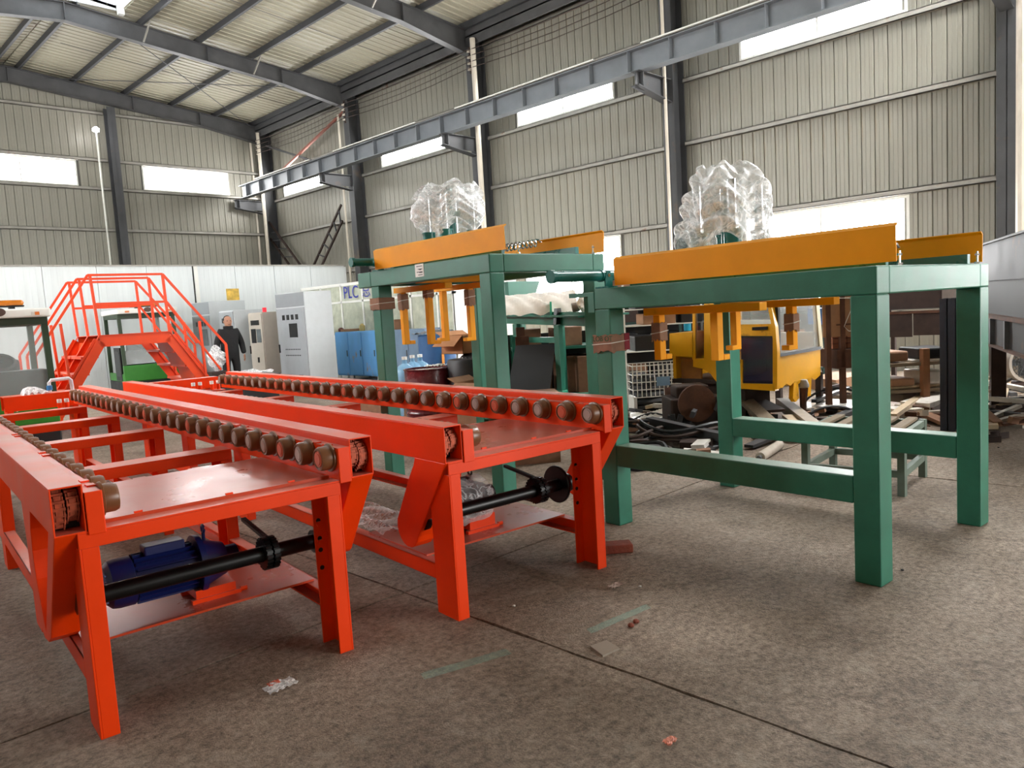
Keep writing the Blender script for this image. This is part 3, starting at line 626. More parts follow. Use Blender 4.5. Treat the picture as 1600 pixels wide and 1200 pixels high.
def gantry(label, v0, u0, wd, ln, h, second):
    root = thing('gantry_machine', label, 'machine', FR(v0, u0, 0, GA), -GA, 'green gantry machines')
    T = .137; bz0 = h-.14
    for x in (0, wd-T):
        for y in (0, ln-T): MB().box(x, x+T, y, y+T, 0, bz0).build('leg', GREEN, root, False, .008)
        MB().box(x, x+T, 0, ln, bz0, h).build('top_beam', GREEN, root, False, .008)
        MB().box(x, x+T, T, ln-T, .413, .557).build('lower_rail', GREEN, root, False, .008)
    for y in (0, ln-T): MB().box(T, wd-T, y+.0, y+T, bz0, h).build('cross_beam', GREEN, root, False, .008)
    # stub bracket at the far end, carrying the transverse air cylinder
    if second: MB().prism([(-.0, h-.02), (-.0, h-.16), (.06, h-.16), (.06, h-.05), (.24, h-.05), (.24, h-.02)], .0, T, 'x', Matrix.Translation((0, ln, 0))).build('end_bracket', GREEN, root, False, .003)
    else: MB().box(0, T, ln, ln+.235, bz0, h).build('end_bracket', GREEN, root, False, .008)
    ay = ln-.04; az = h+.085
    aL = -.42 if second else -.2
    ac = MB().cyl((aL, ay, az), (.3, ay, az), .036, 18).build('air_cylinder', TEAL, root)
    MB().cyl((aL-.01, ay, az), (aL+.02, ay, az), .043, 18).build('end_cap', TEAL, ac)
    MB().cyl((.02, ay, az), (.04, ay, az), .042, 18).build('collar', TEAL, ac)
    MB().prism([(.03, h), (.03, h+.06), (.05, h+.115), (.08, h+.115), (.10, h+.06), (.10, h)], ay-.045, ay-.035, 'y').prism([(-.12+.15, h), (.0+.03, h+.012), (.13, h+.012), (.13, h)], ay-.06, ay+.05, 'y').build('clevis', TEAL, ac, False)
    MB().cyl((.065, ay-.05, h+.085), (.065, ay-.03, h+.085), .012, 10).build('pin', CHROME, ac)
    # yellow side guards leaning outward
    for x, s, y0, y1 in ((.01, -1, -.09 if second else -.19, ln-.19 if second else ln-.095), (wd-.02, 1, .03 if second else -.02, ln-.25)):
        pr = [(x, h+.012), (x+s*.006, h+.012), (x+s*.012, h+.18), (x-s*.012, h+.196), (x-s*.016, h+.19), (x+s*.006, h+.176)]
        MB().prism(pr, y0, y1, 'y').build('side_guard', YELLOW, root, False)
    MB().box(wd-.34, wd-.3, .0, ln-.2, h, h+.055).box(.14, .17, .02, ln-.2, h, h+.05).build('slide_rail', TEAL, root, False)
    b = MB()
    for x in (.32, wd-.1):
        b.cyl((x, .03, h), (x, .03, h+.075), .006, 8).cyl((x, .03, h), (x, .03, h+.014), .016, 6).cyl((x, .03, h+.05), (x, .03, h+.062), .013, 6)
    b.build('levelling_bolt', CHROME, root)
    # carriage with four lifting cylinders under film
    cx, cy = wd*.5-.02, ln*.66+(.06 if second else .12)
    MB().box(cx-.42, cx+.42, cy-.42, cy+.42, h+.02, h+.05).build('carriage_plate', TEAL, root, False)
    for dx in (-.155, .155):
        for dy in (-.135, .135):
            c = MB().cyl((cx+dx, cy+dy, h+.05), (cx+dx, cy+dy, h+.31), .058, 20).cyl((cx+dx, cy+dy, h+.31), (cx+dx, cy+dy, h+.325), .064, 20).build('guide_sleeve', TEAL, root)
            MB().cyl((cx+dx, cy+dy, h+.3), (cx+dx, cy+dy, h+.64), .034, 18).build('guide_rod', CHROME, c)
    MB().cyl((cx, cy, h+.05), (cx, cy, h+.47), .05, 18).box(cx-.07, cx+.07, cy-.07, cy+.07, h+.46, h+.5).cyl((cx, cy, h+.5), (cx, cy, h+.66), .022, 12).build('lift_cylinder', TEAL, root)
    if not second: MB().lathe([(.04, 0), (.02, .06), (0, .1)], 10, Matrix.Translation((cx, cy, h+.68))).build('rod_eye', TEAL, root)
    # spring hose
    hz = h+.12; hx = wd*.62
    hp = [(hx+.03*math.cos(t*.9), .30+t*.0075, hz+.03*math.sin(t*.9)) for t in range(0, 84)]
    MB().tube(hp, .008, 6).build('spiral_hose', CHROME, root)
    # hanging clamp jaws
    for k, (x, f) in enumerate(((.30, 1), (wd-.30, -1)) if second else ((.388, 1), (wd-.388, -1))):
        ya, yb = (ln*.60, ln*.84) if second else (1.416, 1.857)
        z1 = h-.15
        MB().box(x-.04, x+.04, ya-.33, yb+.1, z1-.05, z1).build('clamp_beam', YELLOW, root, False, .004)
        for j, y in enumerate((ya, yb)):
            zb = h-.50 if second else h-.70
            arm = MB().box(x-.03, x+.03, y-.027, y+.027, zb, z1-.05).box(min(x+f*.03, x+f*.09), max(x+f*.03, x+f*.09), y-.03, y+.03, zb, zb+.035).build('clamp_arm', YELLOW, root, False, .004)
            if (k, j) in ((0, 1), (1, 0)) or (not second and k == 0):
                wz = (h-.37, h-.25) if second else ((h-.36, h-.21) if j != 0 or k else (h-.27, h-.2))
                wrap(arm, x-.036, x+.036, y-.034, y+.034, wz[0], wz[1], .012)
            MB().cyl((x-.04, y, z1-.03), (x+.04, y, z1-.03), .012, 10).build('pin', YELLOW, arm)
    MB().box(.2, wd-.2, ln*.72-.05, ln*.72+.05, h-.14, h-.06).build('clamp_hanger', YELLOW, root, False)
    return root
def wrinkled_bag(root, cx, cy, z0, z1, seed, wide, topfn):
    def fn(a, b):
        t = a*2*PI; r = wide*(1+.1*math.sin(3*t+seed+3*b)+.07*math.sin(7*t-4*b))*topfn(b)
        return (cx+r*1.05*math.cos(t), cy+r*math.sin(t), z0+(z1-z0)*b+.05*math.sin(5*t+seed)*(1 if b < .95 else .3)), (math.cos(t), math.sin(t), .3)
    return crumple(fn, 110, 60, .04, seed, 13).build('film_cover', FILM, root)
G2 = gantry('front green gantry machine with yellow guards and film-wrapped chrome rods', 3.758, 1.706, 1.485, 1.89, 1.612, True)
wrinkled_bag(G2, .70, 1.31, 1.612+.25, 1.612+.76, 2, .285, lambda b: (1.05-.2*b if b < .55 else (.94-1.0*(b-.55)) if b < .9 else .59-3*(b-.9)))
wrap(G2, -.012, .149, 1.743, 1.902, 1.19, 1.30, .014)
prn = mat('green_carton_print', '#2F5A3C', .8, var=.1)
add_text('JLOB OT', .05, prn, G2, Matrix.Translation((-.018, 1.82, 1.275)) @ Matrix.Rotation(-PI/2, 4, 'Z') @ Matrix.Rotation(PI/2, 4, 'X'))
MB().box(.115, .165, 1.735, 1.738, 1.195, 1.305).build('red_print', mat('red_carton_print', '#7E1E2C', .8, var=.1), G2, False)
G1 = gantry('rear green gantry machine with a white data plate on its beam', 3.60, 4.50, 1.25, 1.775, 1.935, False)
wrinkled_bag(G1, .60, 1.29, 1.935+.33, 1.935+.74, 5, .27, lambda b: (.9+.25*math.sin(PI*min(1, b*1.2)) if b < .85 else 1.05-2.4*(b-.85)))
wrap(G1, -.012, .149, 1.627, 1.787, 1.58, 1.69, .006)
lb = MB().box(-.003, 0, .88, 1.01, 1.83, 1.94-.003).build('data_plate', WHITEF, G1, False)
pl = MB()
for k in range(4): pl.box(-.0045, -.0032, .90, .985-.02*(k % 2), 1.915-k*.024, 1.921-k*.024)
pl.box(-.0046, -.0032, .915, .945, 1.886, 1.896).box(-.0046, -.0032, .90, .945, 1.862, 1.872).build('print', INK, lb, False)
# ---------------------------------------------------------------- far side of the hall
WR = Matrix.Rotation
# white sandwich-panel partition
PY, PZ = 20.0, 3.15
part = struct('wall_partition', MB().box(LX, 13.05, PY+.03, PY+.1, 0, PZ-.02), WHITE)
pc = MB().box(.004, 1.142, 0, .03, 0, PZ)
for k in range(9): pc.box(.06+k*.12, .066+k*.12, -.003, 0, 0, PZ-.01)
pcm = pc.mesh('wall_panel', WHITE, False)
for k in range(13): link('wall_panel', pcm, part, loc=(LX+.02+k*1.15, PY, 0))
MB().box(LX, 13.05, PY-.03, PY+.1, PZ, PZ+.035).build('top_trim', GALV, part, False)
jx = onY(307, 470, PY).x
MB().box(jx-.035, jx-.01, PY-.012, PY, 0, PZ).build('joint_gap', DARK, part, False)
MB().box(jx+.0, jx+.1, PY-.02, PY, 1.0, PZ).build('joint_strip', WHITEF, part, False)
# --- orange crossover stairs
def stairs():
    t = thing('crossover_stairs', 'orange steel crossover stairs with handrails behind the conveyors', 'stairs')
    U = 13.0; r0 = lambda x, y: (lambda d: d)(None)
    def onU(x, y, u):
        r = pixray(x, y); du = r.x*math.sin(CA)+r.y*math.cos(CA); k = u/du; p = Vector((0, 0, CAMH))+r*k
        return p.x*math.cos(CA)-p.y*math.sin(CA), p.z
    a0, zt = onU(155, 522, U); a1, zt2 = onU(265, 519, U); zt = (zt+zt2)/2; br = onU(325, 586, U); bl = onU(118, 607, U)
    sl = (zt-br[1])/(br[0]-a1); sll = (zt-bl[1])/(a0-bl[0]); sl = (sl+sll)/2; run = zt/sl; zh = onU(200, 429, U)[1]; hh = zh-zt
    def P(v, u, z): return FR(v, U+u, z)
    D = [0, .85, 1.7]; xr = a1+run; xl = a0-run
    for k, u in enumerate(D):
        for (p, q) in ((P(a0, u, zt-.09), P(a1, u, zt-.09)), (P(a1, u, zt-.09), P(xr, u, -.0+.02)), (P(a0, u, zt-.09), P(xl, u, .02))):
            n = (FR(0, 1, 0)-FR(0, 0, 0)); MB().bar(p, q, .012, .18 if k != 1 else .1, (q-p).cross(n)).bar(p+Vector((0, 0, .085)), q+Vector((0, 0, .085)), .06, .01, (0, 0, 1)).build('stringer', OSTAIR, t, False)
    MB().add([P(a0, 0, zt), P(a1, 0, zt), P(a1, D[2], zt), P(a0, D[2], zt), P(a0, 0, zt-.01), P(a1, 0, zt-.01), P(a1, D[2], zt-.01), P(a0, D[2], zt-.01)], [(0, 1, 2, 3), (7, 6, 5, 4), (0, 4, 5, 1), (1, 5, 6, 2), (2, 6, 7, 3), (3, 7, 4, 0)]).build('platform', OSTAIR, t, False)
    nst = 6
    for s, x0 in ((1, a1), (-1, a0)):
        for k in range(1, nst):
            z = zt-zt*k/nst-.06; x = x0+s*run*k/nst
            for j in range(2):
                e = .02; mb = MB(); q = [P(x-.11*s, D[j]+e, z), P(x+.13*s, D[j]+e, z), P(x+.13*s, D[j+1]-e, z), P(x-.11*s, D[j+1]-e, z)]
                mb.add(q+[p-Vector((0, 0, .035)) for p in q], [(0, 1, 2, 3), (7, 6, 5, 4), (0, 4, 5, 1), (1, 5, 6, 2), (2, 6, 7, 3), (3, 7, 4, 0)]); mb.build('tread', OSTAIR, t, False)
                if s < 0 or j == 0:
                    q = [P(x-.11*s, D[j]+e, z), P(x-.11*s, D[j+1]-e, z), P(x-.11*s-.05*s, D[j+1]-e, z+.2), P(x-.11*s-.05*s, D[j]+e, z+.2)]; o = FR(.008, 0, 0)-FR(0, 0, 0)
                    MB().add(q+[p+o for p in q], [(0, 1, 2, 3), (7, 6, 5, 4), (0, 4, 5, 1), (1, 5, 6, 2), (2, 6, 7, 3), (3, 7, 4, 0)]).build('riser', OSTAIR, t, False)
    er = onU(353, 538, U); el = onU(55, 557, U)
    for k, u in enumerate(D):
        p = [P(el[0], u, .3), P(el[0], u, el[1]), P(a0-.07, u, zt+hh), P(a1-.02, u, zt+hh), P(er[0], u, er[1]), P(er[0], u, .3)]
        if k == 1: p = [P(el[0], u, .3), P(el[0], u, el[1]), P(a0-.07, u, zt+hh-.0), P(a1-.02, u, zt+hh-.0), P(a1+.75*run, u, zt-.75*zt+hh*.98)]
        rail = MB()
        for a, b in zip(p, p[1:]): rail.bar(a, b, .035, .035)
        rail.build('handrail', OSTAIR, t, False)
        m = MB().bar(P(a0-.02, u, zt+hh*.52), P(a1, u, zt+hh*.52), .035, .035).bar(P(a1, u, zt+hh*.52), P(er[0]-.12, u, er[1]-hh*.46), .03, .03)
        m.build('mid_rail', OSTAIR, t, False)
        for x, zb, zt_ in ((a0, zt, zt+hh), (a1, zt, zt+hh), (a0-.46, zt-.42*sl, zt+hh-.42*sl), (a1+.5, zt-.5*sl, zt+hh-.46*sl)):
            MB().bar(P(x, u, zb), P(x-(.04 if x <= a0 else .02), u, zt_), .035, .035, (0, 1, 0)).build('post', OSTAIR, t, False)
    return t
stairs()
# --- little green service vehicles with amber beacons
VG = mat('vehicle_green', '#2E7A22', .4, var=.1); VDG = mat('vehicle_dark_green', '#22361C', .45, var=.15); VBL = mat('vehicle_black', '#101214', .45, var=.3)
AMB = mat('amber_lens', '#C8741C', .25, var=.2); VGL = mat('dark_glass', '#20262A', .08, var=.1, alpha=.55, spec=.7); INDO = mat('indicator_orange', '#E0782A', .3, var=.1); INDW = mat('indicator_clear', '#D8D2C8', .3, var=.1); EMB = mat('emblem_brown', '#4E3428', .4, var=.3)
def vehicle(label, c, w, h, rz=-CA):
    t = thing('service_vehicle', label, 'vehicle', c, rz, 'green service vehicles'); d = 1.5
    MB().box(-w/2, w/2, 0, d, .16, .44).build('chassis', VBL, t, False, .02)
    for x in (-w/2+.09, w/2-.09):
        for y in (.3, d-.3): MB().lathe([(.0, -.07), (.15, -.07), (.19, -.05), (.19, .05), (.15, .07), (.0, .07)], 18, Matrix.Translation((x, y, .19)) @ WR(PI/2, 4, 'Y')).build('wheel', RUBBER, t)
    MB().box(-w/2, w/2, -.02, .1, .44, .80).box(-w/2, -w/2+.04, .1, d, .44, .62).box(w/2-.04, w/2, .1, d, .44, .8).build('front_panel', VG, t, False, .015)
    MB().box(-w/2+.05, w/2-.05, .12, .45, .8, 1.12).build('dashboard', VBL, t, False, .03)
    MB().box(-.04, .04, .5, .6, .8, 1.25).lathe([(.0, 0), (.17, 0), (.19, .02), (.17, .04), (.15, .02)], 16, Matrix.Translation((.0, .52, 1.22)) @ WR(.6, 4, 'X')).build('steering', VBL, t)
    for x in (-w/2, w/2-.07):
        MB().bar((x+.035, .04, .8), (x+.035, .16, h-.12), .07, .07).bar((x+.035, d-.05, .44), (x+.035, d-.05, h-.12), .07, .07).build('pillar', VDG, t, False)
    MB().box(-w/2, w/2, .1, .18, h-.2, h-.11).box(-w/2, w/2, d-.08, d, h-.2, h-.11).box(-w/2, -w/2+.06, .18, d-.08, h-.2, h-.11).box(w/2-.06, w/2, .18, d-.08, h-.2, h-.11).build('top_frame', VDG, t, False)
    MB().add([(-w/2+.07, .06, .82), (w/2-.07, .06, .82), (w/2-.07, .15, h-.2), (-w/2+.07, .15, h-.2)], [(0, 1, 2, 3)]).build('windscreen', GLASS, t, False)
    MB().box(-w/2-.01, -w/2+.03, .2, .75, .46, 1.2).build('side_door', VBL, t, False); MB().box(-w/2-.014, -w/2-.01, .27, .68, .55, 1.12).build('door_pane', VGL, t, False)
    rf = MB().box(-w/2-.03, w/2+.03, -.04, d+.05, h-.11, h).build('roof', WHITEF, t, False, .02)
    MB().lathe([(.0, 0), (.07, 0), (.07, .006), (0, .01)], 20, Matrix.Translation((0, -.042, h-.035)) @ WR(PI/2, 4, 'X') @ Matrix.Diagonal((1.15, .75, 1, 1))).build('emblem', EMB, rf)
    for s in (-1, 1):
        MB().box(s*w*.36-.035, s*w*.36+.0, -.05, -.038, h-.085, h-.045).build('indicator', INDW if s > 0 else INDO, rf, False); MB().box(s*w*.36+.0, s*w*.36+.05, -.05, -.038, h-.085, h-.045).build('indicator', INDO, rf, False)
    b = MB().box(-.3, .3, .1, .28, h+.045, h+.115).build('beacon_bar', AMB, t, False, .03)
    MB().box(-.2, -.14, .12, .26, h, h+.05).box(.14, .2, .12, .26, h, h+.05).box(-.3, .3, .12, .26, h+.03, h+.05).build('beacon_foot', VBL, b, False)
    MB().box(-.28, .28, .62, 1.1, .44, .72).box(-.28, .28, 1.02, 1.12, .72, 1.25).build('seat', VBL, t, False, .04)
    return t
p1 = at(10, 600, 9.4); vehicle('green service vehicle with white roof at the left edge of the photo', (p1.x, p1.y, 0), 1.06, 1.89)
p2 = at(242, 600, 17.2); vehicle('green service vehicle with white roof seen behind the orange stairs', (p2.x, p2.y, 0), 1.2, 2.05)
# --- grey electrical cabinets
LEDR = mat('red_lamp_lens', '#E02838', .3, var=.05, emit=.4); METER = mat('meter_black', '#111315', .35, var=.1); WIND = mat('cabinet_window', '#6E7678', .2, var=.15)
CREAM = mat('cabinet_cream_paint', '#B9B2A6', .45, var=.06)
def cabinet(label, X, y0, y1, dx, h, meters, win, extra='', col=None, header=True):
    t = thing('control_cabinet', label, 'cabinet', (X, y0, 0), 0, 'control cabinets'); w = y1-y0; m = col or CABG
    MB().box(0, dx, 0, w, .1, h).build('body', m, t, False, .006); MB().box(.03, dx-.03, .03, w-.03, 0, .1).build('plinth', STEELG, t, False)
    if header: MB().box(-.012, 0, .01, w-.01, h-.3, h-.01).build('header_panel', mat('cabinet_header_grey', '#8C9296', .45, var=.05), t, False, .004)
    top = h-.33 if header else h-.03
    dr = MB().box(-.022, 0, .015, w-.015, .13, top).build('door', mat('cabinet_door_grey', '#9CA2A6', .45, var=.05) if col is None else col, t, False, .004)
    for k in range(meters): yy = w*.5+(k-(meters-1)/2)*-(.62*w/max(meters, 3.4)); MB().box(-.03, -.022, yy-.038*w/.9, yy+.038*w/.9, top-.25, top-.14).build('meter', METER, dr, False)
    for (yc, zc, sy, sz, mm) in win: MB().box(-.029, -.022, w*yc-sy/2, w*yc+sy/2, zc-sz/2, zc+sz/2).build('window', mm, dr, False)
    for zz in (.95, .82) if 'b' in extra else ():
        bt = MB()
        for k in range(9): bt.cyl((-.034, w*.25+k*w*.06, zz), (-.022, w*.25+k*w*.06, zz), .012, 8)
        bt.build('button_row', METER, dr)
    MB().box(-.05, -.022, w*.94, w*.96, .88, 1.06).build('handle', METER, dr, False)
    for yy in (.28, .68) if 'v' in extra else (): MB().box(-.027, -.022, w*yy-.08, w*yy+.08, .2, .4).build('vent', METER, dr, False)
    return t
cabD = cabinet('tallest grey control cabinet, nearest of the row, with a black display window', 8.34, 14.46, 15.68, .66, 2.17, 4, ((.42, 1.36, .34, .3, METER),), 'bv')
cabC = cabinet('beige control cabinet with a red warning lamp on top, two small windows in its door', 8.1, 15.9, 16.55, .5, 1.80, 6, ((.28, 1.28, .2, .3, WIND), (.66, 1.28, .22, .32, METER), (.45, .74, .08, .12, METER)), '', CREAM, False)
MB().cyl((.12, .1, 1.8), (.12, .1, 1.9), .045, 12).build('warning_lamp', LEDR, cabC)
cabB = cabinet('low grey control cabinet right behind the standing man, grey window in its door', 7.85, 16.75, 17.5, .7, 1.89, 4, ((.42, 1.12, .38, .42, WIND),), 'bv', None, False)
cabA = cabinet('grey control cabinet behind the man, yellow warning sign box above it', 7.8, 17.9, 18.9, .9, 2.15, 4, ((.4, 1.3, .45, .4, WIND),), '')
sg = tag(MB().box(8.3, 8.6, 17.95, 18.0, 2.16, 2.44).build('warning_box', mat('faded_yellow_box', '#D8B24A', .6, var=.35, scale=9, rust='#A0562A', ramt=.15), None, False), 'small faded yellow and orange box on top of the cabinet behind the man', 'box')
pc2 = at(152, 500, 19.0)
wc = thing('white_cabinet', 'white cabinet with small black squares behind the orange stairs', 'cabinet', (pc2.x-.45, pc2.y, 0))
MB().box(0, 1.0, 0, .5, .05, 2.12).build('body', CABG, wc, False, .01); MB().box(.02, .98, -.02, 0, .1, 1.6).build('door', WHITEF, wc, False)
for x in (.62, .8): MB().box(x, x+.1, -.028, -.02, 1.36, 1.48).build('meter', METER, wc, False)
MB().box(-.5, -.1, .1, .16, .3, 2.1).build('side_sheet', mat('blue_grey_sheet', '#7A8A94', .35, metal=.3, var=.3), wc, False)
# --- the man in black
def person():
    P = at(358, 530, 16.2); t = thing('person', 'man in a black jacket and trousers standing by the grey cabinets', 'person', (P.x, P.y, 0), math.atan2(P.x, P.y)*-1+.28)
    SKIN = mat('skin', '#B07F66', .5, var=.08); CLOTH = mat('black_cloth', '#0C0D10', .75, var=.3, bump=.2, bscale=14); HAIR = mat('black_hair', '#120F0E', .6, var=.2)
    V = [(0, 0, .95), (0, .01, 1.12), (0, 0, 1.32), (0, .0, 1.46), (0, -.01, 1.52), (.17, .01, 1.42), (.26, .02, 1.16), (.27, -.06, .93), (-.17, .01, 1.42), (-.26, .02, 1.16), (-.27, -.06, .93),
         (.1, 0, .88), (.11, -.01, .5), (.12, .02, .1), (.13, -.12, .05), (-.1, 0, .88), (-.11, -.01, .5), (-.12, .02, .1), (-.13, -.12, .05)]
    E = [(0, 1), (1, 2), (2, 3), (3, 4), (2, 5), (5, 6), (6, 7), (2, 8), (8, 9), (9, 10), (0, 11), (11, 12), (12, 13), (13, 14), (0, 15), (15, 16), (16, 17), (17, 18)]
    Rr = [(.2, .13), (.19, .12), (.2, .13), (.1, .09), (.075, .08), (.085, .085), (.068, .068), (.052, .055), (.085, .085), (.068, .068), (.052, .055), (.1, .1), (.075, .075), (.06, .06), (.05, .04), (.1, .1), (.075, .075), (.06, .06), (.05, .04)]
    me = bpy.data.meshes.new('body'); me.from_pydata(V, E, []); o = link('body', me, t); me.materials.append(CLOTH)
    o.modifiers.new('skin', 'SKIN')
    for i, s in enumerate(me.skin_vertices[0].data): s.radius = Rr[i]; s.use_root = (i == 0)
    sb = o.modifiers.new('sub', 'SUBSURF'); sb.levels = 2; sb.render_levels = 2
    for p in me.polygons: p.use_smooth = True
    hd = MB().lathe([(0, -.125), (.045, -.12), (.068, -.09), (.078, -.05), (.084, 0), (.083, .04), (.074, .08), (.05, .108), (0, .12)], 20, Matrix.Translation((0, -.02, 1.63)) @ Matrix.Diagonal((.92, 1.1, 1, 1)))
    hd.cyl((0, -.005, 1.46), (0, -.01, 1.56), .052, 12); hd.prism([(-.095, 1.645), (-.13, 1.60), (-.10, 1.59)], -.016, .016, 'x')
    for s in (-1, 1): hd.lathe([(0, -.03), (.012, -.02), (.014, .0), (.01, .025), (0, .03)], 8, Matrix.Translation((s*.08, -.01, 1.63)) @ Matrix.Diagonal((.7, 1.6, 1, 1)))
    h_ = hd.build('head', SKIN, t)
    MB().lathe([(.088, -.02), (.092, .03), (.082, .078), (.056, .112), (0, .128)], 20, Matrix.Translation((0, .005, 1.635)) @ WR(-.35, 4, 'X') @ Matrix.Diagonal((.92, 1.1, 1, 1))).build('hair', HAIR, t)
    fc = MB()
    for s in (-1, 1): fc.lathe([(0, -.006), (.012, 0), (0, .006)], 8, Matrix.Translation((s*.03, -.103, 1.645)) @ WR(PI/2, 4, 'X'))
    fc.box(-.024, .024, -.104, -.098, 1.562, 1.57); fc.build('eyes_and_mouth', HAIR, h_)
    for s in (-1, 1):
        hb = MB().lathe([(0, 0), (.026, .01), (.034, .05), (.03, .085), (0, .09)], 10, Matrix.Translation((s*.27, -.075, .925)) @ WR(PI+.15, 4, 'X') @ Matrix.Diagonal((.55, 1, 1, 1)))
        for k, L in enumerate((.06, .07, .066, .05)): hb.tube([(s*.27, -.105+k*.019, .845), (s*.268, -.108+k*.019, .845-L*.55), (s*.255, -.108+k*.019, .845-L)], [.0095, .009, .0065], 6)
        hb.tube([(s*.262, -.11, .9), (s*.25, -.135, .87), (s*.246, -.14, .835)], [.012, .01, .007], 6); hb.build('hand', SKIN, t)
    MB().lathe([(.085, 0), (.1, .03), (.098, .075), (.086, .085)], 18, Matrix.Translation((0, -.005, 1.455)) @ Matrix.Diagonal((1.05, .95, 1, 1))).build('collar', CLOTH, t)
    for s in (-1, 1): MB().lathe([(0, 0), (.05, .0), (.055, .03), (.045, .075), (0, .09)], 12, Matrix.Translation((s*.125, -.07, 0)) @ Matrix.Diagonal((.85, 2.3, 1, 1))).build('shoe', VBL, t)
person()
# --- black crate of film scraps before the man
bx = at(388, 588, 12.6); cr = thing('black_bin', 'low black steel bin holding crumpled film in front of the man', 'bin', (bx.x, bx.y, 0), -.08)
MB().box(-.38, .38, -.3, .3, .0, .6).box(-.42, .42, -.34, .34, .6, .71).build('bin', VBL, cr, False, .01)
tag(crumple(lambda a, b: (bx+Vector((-.36+a*.72, -.25+b*.5, .715-bx.z+.035*math.sin(a*7)*math.sin(b*5)+.03)), (0, 0, 1)), 26, 18, .035, 8, 14).build('film_scraps', FILM), 'crumpled white film filling the low black bin', 'film')
bg_ = at(338, 562, 15.6)
tag(crumple(lambda a, b: (bg_+Vector((.17*math.sin(PI*b)*math.cos(2*PI*a), .17*math.sin(PI*b)*math.sin(2*PI*a), -.25+.55*b)), (math.cos(2*PI*a), math.sin(2*PI*a), 0)), 30, 16, .06, 6, 9).build('wrapped_bundle', FILM), 'white and grey wrapped bundle behind the right handrail of the stairs', 'bundle')
MB().box(bg_.x-.2, bg_.x+.2, bg_.y-.2, bg_.y+.2, 0, bg_.z-.24).build('pallet_block', RUSTD, None, False)
tag(bpy.data.objects['pallet_block'], 'dark block carrying the wrapped bundle beside the stairs', 'block')
# ---------------------------------------------------------------- office, lockers and goods between the gantries
OX = 10.5; PALE = mat('pale_office_glass', '#C9CDB8', .12, var=.2, alpha=.75, spec=.6); BLUET = mat('blue_letters', '#2A34A0', .6, var=0)
off = struct('wall_office', MB().box(OX+.06, OX+.1, 12.2, 18.3, 0, 1.15).box(OX+1.8, OX+1.86, 12.2, 18.3, 0, 2.4), WHITEF)
ys_ = [18.3-.93*k for k in range(7)]+[12.2]
for z, hgt in ((2.42, .07), (1.98, .05), (1.15, .06)): MB().box(OX, OX+.06, 12.15, 18.35, z-hgt, z).build('transom', WHITEF, off, False)
for yy in ys_: MB().box(OX, OX+.06, yy-.03, yy+.03, 0, 2.38).build('mullion', WHITEF, off, False)
for a, b in zip(ys_[1:], ys_):
    MB().box(OX+.02, OX+.03, a+.03, b-.03, 1.15, 1.93).build('pane', PALE, off, False); MB().box(OX+.02, OX+.03, a+.03, b-.03, 1.98, 2.35).build('pane', PALE, off, False)
MB().box(OX, OX+1.86, 12.15, 12.2, 0, 2.42).build('end_panel', WHITEF, off, False)
tm = lambda y, z: Matrix.Translation((OX-.004, y, z)) @ Matrix.Rotation(-PI/2, 4, 'Z') @ Matrix.Rotation(PI/2, 4, 'X')
q = onX(548, 457, OX); add_text('PLC', .42, BLUET, off, tm(q.y, q.z-.01) @ Matrix.Diagonal((.92, 1, 1, 1)))
q = onX(572, 455, OX); add_text('总', .36, BLUET, off, tm(q.y, q.z))
tri = mat('grey_curtain', '#77776E', .7, var=.2)
for x, y in ((524, 500), (550, 500)):
    q = onX(x, 515, OX+.25); MB().prism([(q.y-.18, 1.18), (q.y+.12, 1.18), (q.y+.03, 1.95)], OX+.25, OX+.28, 'x').build('draped_coat', tri, off, False)
LB1 = mat('sky_blue_locker', '#6DB2EE', .45, var=.14, scale=2, rust='#B4917C', ramt=.05, rscale=4, stretch=(1, 1, .5)); LB2 = mat('slate_blue_locker', '#6B8299', .45, var=.2, scale=2, rust='#3F4C5A', ramt=.1); LB3 = mat('deep_blue_drum', '#2F5E90', .4, var=.12)
def locker(label, xa, xb, nd, m, X=10.0, zt=1.24):
    a = onX(xa, 540, X).y; b = onX(xb, 540, X).y; t = thing('steel_locker', label, 'locker', (X, b, 0), 0); w = a-b
    MB().box(0, .45, 0, w, .2, zt).build('body', m, t, False, .01)
    for k in range(nd):
        d = MB().box(-.016, 0, w*k/nd+.012, w*(k+1)/nd-.012, .23, zt-.03).build('door', m, t, False, .004); MB().box(-.03, -.016, w*k/nd+.05, w*k/nd+.07, .66, .8).build('handle', STEELG, d, False)
    for yy in (.04, w-.08): MB().box(.02, .06, yy, yy+.04, 0, .2).box(.38, .42, yy, yy+.04, 0, .2).build('leg', WHITEF, t, False)
    MB().box(.0, .45, 0, w, .06, .09).build('bottom_rail', WHITEF, t, False)
    return t
locker('worn sky-blue steel locker under the PLC window', 525, 588, 3, LB1); locker('slate-blue steel locker behind the leg of the rear gantry machine', 592, 664, 3, LB2, 9.9)
d3 = at(683, 545, 12.3); dz = thing('blue_cabinet', 'deep blue drum-like cabinet with black rags on top', 'cabinet', (d3.x, d3.y, 0))
MB().lathe([(.3, 0), (.3, 1.18), (.285, 1.2), (0, 1.2)], 20).build('body', LB3, dz); MB().box(-.14, -.1, -.29, -.27, .5, .9).build('label_mark', mat('orange_label', '#D88A2A', .6), dz, False)
tag(crumple(lambda a, b: (Vector((d3.x-.35+a*.75, d3.y-.2+b*.4, 1.22+.05*math.sin(a*PI)*math.sin(b*PI))), (0, 0, 1)), 18, 10, .03, 5, 13).build('rag', RUBBER), 'black rags heaped on the deep blue cabinet', 'rags')
